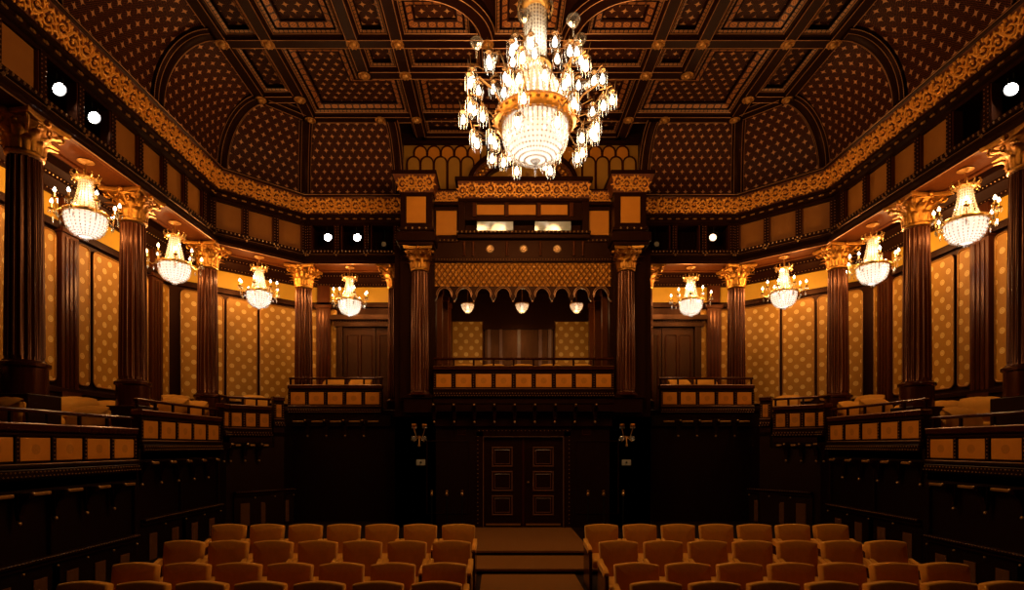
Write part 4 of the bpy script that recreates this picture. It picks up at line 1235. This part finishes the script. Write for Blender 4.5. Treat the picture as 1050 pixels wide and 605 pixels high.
# ------------------------------------------------------------------ chandeliers
def bulb_mb(c, r=.022): return MB().lathe([(0, -r), (r*.7, -r*.7), (r, 0), (r*.8, r*.9), (r*.3, r*1.9), (0, r*2.3)], 10, c)
def make_wall_chandelier():
    t = thing('wall_chandelier', 'x', 'chandelier', (0, 0, 0), 0, 'loggia chandeliers')
    # z measured from the soffit downwards
    m = MB(); m.lathe([(.10, 0), (.11, -.012), (.07, -.03), (.02, -.05)], 18); m.lathe([(.012, -.03), (.012, -.24)], 8); m.build('ceiling_rose', GILT, t, True)
    m = MB(); m.lathe([(.02, -.22), (.08, -.24), (.15, -.25), (.16, -.27), (.13, -.29)], 20)
    for k in range(12):
        a = 2*PI*k/12
        m.tube([(.14*math.cos(a), .14*math.sin(a), -.27), (.18*math.cos(a), .18*math.sin(a), -.24), (.19*math.cos(a), .19*math.sin(a), -.21), (.17*math.cos(a), .17*math.sin(a), -.195)], .011, 5)
        m.ball((.165*math.cos(a), .165*math.sin(a), -.30), .017, 6)
    m.build('crown', BRASS, t, True)
    m = MB()
    for k in range(18):
        a = 2*PI*k/18
        for j in range(12):
            u = j/11; r = .085+.085*u**1.5; m.octa((r*math.cos(a), r*math.sin(a), -.30-.45*u), .016, .022)
    m.build('crystal_strands', CRYST, t)
    m = MB(); m.lathe([(.07, -.30), (.075, -.5), (.12, -.74)], 18, caps=False); m.build('crystal_tube', CRYSTW, t, True)
    m = MB(); m.lathe([(.25, -.76), (.285, -.765), (.295, -.79), (.285, -.815), (.255, -.82), (.25, -.76)], 28)
    for k in range(24):
        a = 2*PI*k/24; m.ball((.298*math.cos(a), .298*math.sin(a), -.79), .014, 6)
    m.build('ring', BRASS, t, True)
    m = MB(); m.lathe([(.262, -.82), (.265, -.88), (.245, -.97), (.19, -1.06), (.10, -1.12), (0, -1.14)], 24, caps=False); m.build('crystal_bowl', CRYSTW, t, True)
    m = MB()
    for k in range(26):
        a = 2*PI*k/26
        for j in range(9):
            u = j/9; r = .272*math.cos(u*PI/2)**.6; m.octa((r*math.cos(a), r*math.sin(a), -.83-.30*math.sin(u*PI/2)), .014, .02)
    for k in range(6): m.octa((.03*math.cos(k), .03*math.sin(k), -1.17), .014, .03)
    m.build('bowl_strands', CRYST, t)
    for k in range(8):
        a = 2*PI*k/8+.2; L = .43 if k % 2 == 0 else .36; zz = -.66 if k % 2 == 0 else -.60
        ca, sa = math.cos(a), math.sin(a)
        m = MB(); m.tube([(.28*ca, .28*sa, -.79), (.36*ca, .36*sa, -.85), (L*ca, L*sa, -.80), ((L+.02)*ca, (L+.02)*sa, zz-.08)], .010, 6)
        m.lathe([(.01, -.10), (.04, -.085), (.045, -.075), (.014, -.07), (.012, 0)], 10, ((L+.02)*ca, (L+.02)*sa, zz))
        ar = m.build('arm', BRASS, t, True)
        bulb_mb(((L+.02)*ca, (L+.02)*sa, zz+.02), .023).build('candle_bulb', BULB, ar, True)
        m = MB()
        for q in range(5):
            b = 2*PI*q/5
            m.octa(((L+.02)*ca+.04*math.cos(b), (L+.02)*sa+.04*math.sin(b), zz-.13), .010, .035)
        m.octa((L*ca, L*sa, -.90), .018, .06); m.octa((.34*ca, .34*sa, -.93), .014, .045)
        m.build('crystal_drop', CRYST, ar)
    return t
wc0 = make_wall_chandelier()
wpos = []
for s in (-1, 1):
    ys = (8.15, 10.38) if s < 0 else (8.40, 10.49)
    wpos += [(s*6.67, ys[0], s, 'over the %s box nearest the stage' % SN[s]), (s*6.67, ys[1], s, 'over the middle box of the %s wall' % SN[s]),
             (s*5.90, 12.28, s, 'in the %s canted loggia' % SN[s]), (s*4.06, 13.0, s, 'before the door of the %s rear loggia' % SN[s])]
for k, (x, y, s, w) in enumerate(wpos):
    o = wc0 if k == 0 else copy_tree(wc0)
    o.location = (x, y, E+4.245); o.rotation_euler = (0, 0, .37*k)
    o['label'] = 'lit crystal chandelier with candle lamps hanging '+w

def make_big_chandelier():
    t = thing('crystal_chandelier', 'huge lit crystal chandelier with tiers of lamps in mid hall', 'chandelier', (.0, 7.57, E))
    m = MB(); m.lathe([(.03, ZC), (.03, 6.25), (.10, 6.22), (.03, 6.2)], 12); m.lathe([(.30, ZC), (.28, ZC-.06), (.06, ZC-.12)], 20); m.build('suspension_rod', BRASS, t, True)
    m = MB(); m.lathe([(.06, 6.20), (.15, 6.16), (.19, 6.10), (.17, 6.06), (.13, 6.04)], 20)
    for k in range(14):
        a = 2*PI*k/14; m.tube([(.17*math.cos(a), .17*math.sin(a), 6.10), (.22*math.cos(a), .22*math.sin(a), 6.14), (.24*math.cos(a), .24*math.sin(a), 6.20)], .011, 5)
    m.build('crown', BRASS, t, True)
    m = MB()
    for k in range(22):
        a = 2*PI*k/22; m.octa((.24*math.cos(a), .24*math.sin(a), 6.06), .018, .06)
        for j in range(15): m.octa((.15*math.cos(a), .15*math.sin(a), 6.0-.05*j), .015, .026)
    m.build('crystal_strands', CRYST, t)
    m = MB(); m.lathe([(.125, 6.05), (.125, 5.30)], 20, caps=False); m.build('crystal_column', CRYSTW, t, True)
    m = MB(); m.lathe([(.14, 5.30), (.21, 5.28), (.22, 5.24), (.15, 5.21)], 24); m.build('collar', BRASS, t, True)
    m = MB()
    for k in range(30):
        a = 2*PI*k/30
        for j in range(13):
            u = j/12; r = .17+.24*math.sin(u*PI*.5); m.octa((r*math.cos(a), r*math.sin(a), 5.22-.62*u), .019, .028)
    m.build('upper_strands', CRYST, t)
    m = MB(); m.lathe([(.14, 5.22), (.27, 5.02), (.35, 4.82), (.38, 4.62)], 24, caps=False); m.build('upper_basket', CRYSTW, t, True)
    m = MB(); m.lathe([(.44, 4.44), (.52, 4.42), (.565, 4.47), (.575, 4.53), (.55, 4.58), (.47, 4.60), (.44, 4.56)], 40)
    for k in range(32):
        a = 2*PI*k/32; m.ball((.572*math.cos(a), .572*math.sin(a), 4.50), .030, 8, 1, 1, .8); m.ball((.50*math.cos(a), .50*math.sin(a), 4.425), .028, 6)
    m.build('gilded_ring', GOLD, t, True)
    m = MB(); m.lathe([(.435, 4.44), (.435, 4.34), (.40, 4.20), (.32, 4.08), (.20, 4.00), (.09, 3.96), (0, 3.95)], 40, caps=False); m.build('crystal_basket', CRYSTW, t, True)
    m = MB()
    for k in range(44):
        a = 2*PI*k/44
        for j in range(15):
            u = j/14
            z = 4.43-.14*min(1, u*2.5)-(.34*math.sin(max(0, u-.4)/.6*PI/2))
            r = .446 if u < .4 else .44*math.cos((u-.4)/.6*PI/2*.96)**.8+.01
            if r < .14 and k % 3: continue
            m.octa((r*math.cos(a), r*math.sin(a), z), .017, .026)
    for q in range(6): m.octa((0, 0, 3.95-.04*q), .05-.007*q, .03)
    m.build('basket_strands', CRYST, t)
    # eight clusters of lamps
    tiers = [(.42, 5.12, .1), (.45, 4.82, -.14), (.66, 5.12, -.12), (.80, 4.98, .15), (.93, 4.84, -.08), (1.04, 4.64, .10), (.95, 4.46, -.12), (.84, 4.28, .06), (.66, 4.10, -.08)]
    lm = MB(); lm.lathe([(.010, .11), (.030, .10), (.036, .088), (.02, .082)], 12)
    lamp_cap = None; n = 0
    fr = MB()
    for q in range(9):
        b = 2*PI*q/9
        fr.add([(.052*math.cos(b+d)*1, .052*math.sin(b+d)*1, z) for d, z in ((-.13, .085), (.13, .085), (.13, -.05), (0, -.075), (-.13, -.05))]+[(.060*math.cos(b), .060*math.sin(b), .0)], [(0,1,5), (1,2,5), (2,3,5), (3,4,5), (4,0,5)])
    pro = None
    for k in range(8):
        a = 2*PI*(k+.5)/8+.09
        m = MB(); 
        m.tube([(.5*math.cos(a), .5*math.sin(a), 4.54), (.66*math.cos(a), .66*math.sin(a), 4.74), (.86*math.cos(a), .86*math.sin(a), 4.84), (1.0*math.cos(a), 1.0*math.sin(a), 4.76)], .011, 6)
        m.tube([(.30*math.cos(a), .30*math.sin(a), 4.62), (.42*math.cos(a), .42*math.sin(a), 5.0), (.56*math.cos(a), .56*math.sin(a), 5.28), (.66*math.cos(a), .66*math.sin(a), 5.22)], .010, 6)
        m.tube([(.56*math.cos(a), .56*math.sin(a), 4.48), (.66*math.cos(a), .66*math.sin(a), 4.34), (.78*math.cos(a), .78*math.sin(a), 4.36), (.84*math.cos(a), .84*math.sin(a), 4.44)], .010, 6)
        for (r, z, da) in tiers:
            b = a+da/r*.9
            m.tube([(r*.85*math.cos(a), r*.85*math.sin(a), z+.12), (r*math.cos(b), r*math.sin(b), z+.20), (r*math.cos(b), r*math.sin(b), z+.10)], .007, 5)
            m.tube([(r*1.02*math.cos(b), r*1.02*math.sin(b), z+.12), (r*1.05*math.cos(b+.03), r*1.05*math.sin(b+.03), z+.29)], [.007, .002], 5)
        m.build('arm_cluster', BRASSD, t, True)
        for j, (r, z, da) in enumerate(tiers):
            b = a+da/r*.9
            p = (r*math.cos(b), r*math.sin(b), z)
            if pro is None:
                l = MB(); l.add(fr.v, fr.f); la = l.build('lamp', LAMPG, t); la.location = p; la.scale = (1.2, 1.2, 1.4)
                bu = bulb_mb((0, 0, -.005), .031).build('bulb', BULB, la, True)
                cp = lm.build('lamp_cap', BRASSD, la, True)
                pro = (la, bu, cp)
            else:
                la = pro[0].copy(); COL.objects.link(la); la.location = p; la.rotation_euler = (0, 0, n*.7)
                for ch in pro[1:]:
                    c = ch.copy(); COL.objects.link(c); c.parent = la
            n += 1
        # crystal globe finial above every cluster
        zt = 5.46 if k % 2 else 5.24; r = .62 if k % 2 else .90
        m = MB(); m.lathe([(.01, -.16), (.012, -.06), (.05, -.03), (.082, .02), (.088, .05), (.075, .075)], 16, (r*math.cos(a), r*math.sin(a), zt), caps=False); m.build('crystal_dish', CRYST, t, True)
    return t
big = make_big_chandelier()
# centre box ceiling lamps
for k, x in enumerate((-1.22, .02, 1.26)):
    t = thing('bowl_lamp', 'small crystal bowl lamp, %s of three inside the centre box' % ('left', 'middle', 'right')[k], 'lamp', (x, 12.45, E+3.9), 0, 'bowl lamps in the centre box')
    m = MB(); m.lathe([(.012, 0), (.012, -.65)], 8); m.lathe([(.05, 0), (.05, -.02)], 12); m.lathe([(.15, -.655), (.155, -.67), (.15, -.685)], 20); m.build('stem', GILT, t, True)
    m = MB(); m.lathe([(.14, -.685), (.14, -.72), (.115, -.79), (.06, -.84), (0, -.855)], 20, caps=False); m.build('crystal_bowl', CRYSTW, t, True)
    m = MB()
    for q in range(16):
        a = 2*PI*q/16
        for j in range(5): m.octa((.148*math.cos(j*.3)*math.cos(a), .148*math.cos(j*.3)*math.sin(a), -.70-.04*j), .012, .018)
    m.build('bowl_strands', CRYST, t)
    bulb_mb((0, 0, -.76), .03).build('bulb', BULB, t, True)

# ------------------------------------------------------------------ seating
def back_outline(w, z0, z1, arch=.022, taper=.012):
    out = [(-w/2+taper, z0), (w/2-taper, z0)]
    r = .018
    for k in range(4): a = PI/2*k/3; out.append((w/2-r+r*math.cos(a), z1-arch-r+r*math.sin(a)))
    for k in range(1, 8):
        t = 1-2*k/8; out.append((t*(w/2-r), z1-arch*t*t*1.0))
    for k in range(4): a = PI/2+PI/2*k/3; out.append((-w/2+r+r*math.cos(a), z1-arch-r+r*math.sin(a)))
    return out
def make_seat(W=.53, H=.84):
    t = thing('theatre_seat', 'x', 'theatre seat')
    lean = Matrix.Translation((0, 0, .40)) @ Matrix.Rotation(math.radians(-9), 4, 'X') @ Matrix.Translation((0, 0, -.40))
    m = MB(lean); m.pillow(back_outline(W*.86, .36, H+.005), -.055, .055, .02); m.build('backrest', VELVET, t, True)
    m = MB(Matrix.Translation((0, -.27, .39)) @ Matrix.Rotation(-PI/2, 4, 'X') @ Matrix.Rotation(0, 4, 'Z')); m.pillow([(-W*.40, -.23), (W*.40, -.23), (W*.40, .23), (-W*.40, .23)], -.06, .06, .03); m.build('seat', VELVET, t, True)
    for s in (-1, 1):
        x = s*W*.438
        m = MB(); m.bev(x-.02, x+.02, -.46, .02, 0, .55, .008); sd = m.build('side_frame', REDWD, t)
        m = MB(Matrix.Translation((x, -.25, 0)))
        pr = [(.10, .605), (-.05, .60), (-.13, .585), (-.165, .555), (-.16, .52), (-.13, .515), (-.05, .54), (.10, .55), (.22, .57), (.22, .64)]
        n = len(pr)
        for (w0, w1) in ((-.029, .029),):
            m.add([(w0, y, z) for y, z in pr]+[(w0*.6, y, z+.008) for y, z in pr]+[(w1*.6, y, z+.008) for y, z in pr]+[(w1, y, z) for y, z in pr],
                  [tuple(range(n))]+[(q*n+k, q*n+(k+1) % n, (q+1)*n+(k+1) % n, (q+1)*n+k) for q in range(3) for k in range(n)]+[tuple(3*n+k for k in range(n))])
        m.build('armrest', VELVET, t, True)
    return t
seat0 = make_seat()
rows = [(7.52, 'back row', 1.12), (6.44, 'second row from the back', 1.08), (5.58, 'third row from the back', 1.00), (4.88, 'front visible row', .98)]
rowfloor = [.29, .21, .14, .08]
first = True
rown = ['the back row', 'the second row from the back', 'the third row from the back', 'the front visible row']
for r, (y, nm, top) in enumerate(rows):
    for s in (-1, 1):
        for k in range(7):
            pitch = (39.2, 45.9, 52.9, 60.7)[r]*.53/ (560*.53/ (560*.53/(39.2, 45.9, 52.9, 60.7)[r])) if False else .53
            x = (-.80-.265-pitch*k) if s < 0 else (.66+.255+pitch*k)
            o = seat0 if first else copy_tree(seat0)
            first = False
            o.location = (x, y, rowfloor[r]); o.scale = (1, 1, (top-rowfloor[r])/.845)
            o.rotation_euler = (0, 0, random.uniform(-.004, .004))
            o['label'] = 'amber velvet theatre seat, %s from the aisle, %s block, %s' % (ORD[k+1], SN[s], rown[r])
            o['group'] = 'stalls seats'
def make_box_chair():
    t = thing('box_chair', 'x', 'chair')
    m = MB(Matrix.Rotation(math.radians(-7), 4, 'X')); m.pillow(back_outline(.50, .35, .97, .04), -.03, .05, .03); m.build('backrest', COVER, t, True)
    m = MB(Matrix.Translation((0, -.26, .43)) @ Matrix.Rotation(-PI/2, 4, 'X')); m.pillow([(-.24, -.23), (.24, -.23), (.24, .23), (-.24, .23)], -.05, .05, .03); m.build('seat', COVER, t, True)
    for (x, y) in ((-.20, -.45), (.20, -.45), (-.20, -.02), (.20, -.02)):
        m = MB(); m.lathe([(.014, 0), (.018, .2), (.022, .40)], 8, (x, y, 0)); m.build('leg', REDWD, t, True)
    # crumpled dust cover falling over the back
    N, K = 12, 9; g = []; rnd = random.Random(3)
    for j in range(K):
        v = j/(K-1)
        for i in range(N):
            u = -1+2*i/(N-1)
            if v < .5: y = -.05-.012-.03*abs(math.sin(u*5+v*7))*(1-v*2)-.04*(.5-v); z = .62+.36*(v*2)
            else: y = .10+.03*abs(math.sin(u*4+1))*(v-.5)*2-.06*(1-v); z = .985-.40*(v-.5)*2
            g.append((u*(.265+.012*math.sin(v*9)), y-.09*(z-.4)*-1*.0+.12*(z-.35)*.9-.03, z-.03*u*u+rnd.uniform(-.006, .006)))
    m = MB(); m.add(g, [(j*N+i, j*N+i+1, (j+1)*N+i+1, (j+1)*N+i) for j in range(K-1) for i in range(N-1)]); m.build('dust_cover', COVER, t, True)
    return t
bc0 = make_box_chair(); first = True
chairs = []
for s in (-1, 1):
    w = SN[s]
    for k, y in enumerate((6.58, 8.02) if s < 0 else (6.86, 8.30)): chairs.append((s*6.55, y, FA, s*.10, 'covered gold chair, %s from the stage along the %s box nearest the stage' % (ORD[k+1], w)))
    for k, y in enumerate((6.3, 7.25, 8.15)): chairs.append((s*7.44, y+.15, FA, -s*.9, 'covered gold chair against the loggia wall, %s from the stage, nearest %s box' % (ORD[k+1], w)))
    for k, y in enumerate((10.10, 10.76) if s < 0 else (10.20, 10.86)): chairs.append((s*6.55, y, FB, s*.10, 'covered gold chair, %s from the stage along the front of the middle %s box' % (ORD[k+1], w)))
    for k, y in enumerate((9.05, 9.85, 10.58)): chairs.append((s*7.44, y, FB, -s*.9, 'covered gold chair against the loggia wall, %s from the stage, middle %s box' % (ORD[k+1], w)))
    for k, (x, y) in enumerate(((7.36, 11.60), (6.05, 12.48))): chairs.append((s*x, y, FC, -s*PI/4, 'covered gold chair in the %s canted box, %s' % (w, ('nearer the stage', 'nearer the rear')[k])))
    for k, x in enumerate((4.52, 3.88)): chairs.append((s*x, 13.28, FR, s*.05, 'covered gold chair in the %s rear box, %s counted from the corner column' % (w, ORD[k+1])))
for k, x in enumerate((-1.30, -.65, .02, .68, 1.32)): chairs.append((x, 12.25, .90, 0, 'covered gold chair in the centre box, %s from the left' % ORD[k+1]))
for (x, y, z, a, lab) in chairs:
    o = bc0 if first else copy_tree(bc0); first = False
    o.location = (x, y, E+z); o.rotation_euler = (0, 0, a+random.uniform(-.12, .12)); o['label'] = lab; o['group'] = 'covered box chairs'
    o.scale = (1, 1, .88 if abs(x) > 7 else .96)

# ------------------------------------------------------------------ light
def point(loc, power, col=(1, .67, .34), r=.08):
    l = bpy.data.lights.new('lamp_light', 'POINT'); l.energy = power; l.color = col; l.shadow_soft_size = r
    o = bpy.data.objects.new('lamp_light', l); COL.objects.link(o); o.location = loc
    return o
WARM = (1, .58, .22)
for (x, y, s, w) in wpos:
    for k in range(3):
        a = 2*PI*k/3+.5
        point((x+.40*math.cos(a), y+.40*math.sin(a), E+4.245-.56), 24, WARM, .05)
    point((x, y, E+4.245-.93), 3.9, (1, .94, .86), .06)
    point((x, y, E+4.245-.52), .8, (1, .86, .66), .03)
for k in range(8):
    a = 2*PI*(k+.5)/8+.09
    point((1.12*math.cos(a), 7.57+1.12*math.sin(a), E+4.66), 52, WARM, .22)
point((0, 7.57, E+4.28), 9.5, (1, .94, .86), .12)
point((0, 7.57, E+4.90), 2.2, (1, .84, .62), .08)
point((0, 7.57, E+5.55), 3.0, (1, .84, .62), .05)
for x in (-1.22, .02, 1.26):
    point((x, 12.45, E+3.9-.76), 1.0, (1, .8, .55), .02)
    point((x, 12.45, E+3.9-.95), 12, WARM, .04)

w = bpy.data.worlds.new('world'); SC.world = w; w.use_nodes = True
w.node_tree.nodes['Background'].inputs[0].default_value = (.02, .012, .008, 1); w.node_tree.nodes['Background'].inputs[1].default_value = .3

# ------------------------------------------------------------------ camera and view
cd = bpy.data.cameras.new('camera'); cam = bpy.data.objects.new('camera', cd); COL.objects.link(cam)
cam.location = (-.5, 0, E); cam.rotation_euler = (PI/2, 0, 0)
cd.sensor_fit = 'HORIZONTAL'; cd.sensor_width = 36; cd.lens = 36*F/1050
cd.shift_x = (525-512)/1050; cd.shift_y = (457-302.5)/1050
cd.clip_start = .05; cd.clip_end = 60
SC.camera = cam
vs = SC.view_settings
vs.view_transform = 'Standard'; vs.look = 'None'; vs.gamma = 1; vs.exposure = 0; vs.use_curve_mapping = False
SC.cycles.max_bounces = 6; SC.cycles.diffuse_bounces = 3; SC.cycles.glossy_bounces = 3; SC.cycles.transparent_max_bounces = 12
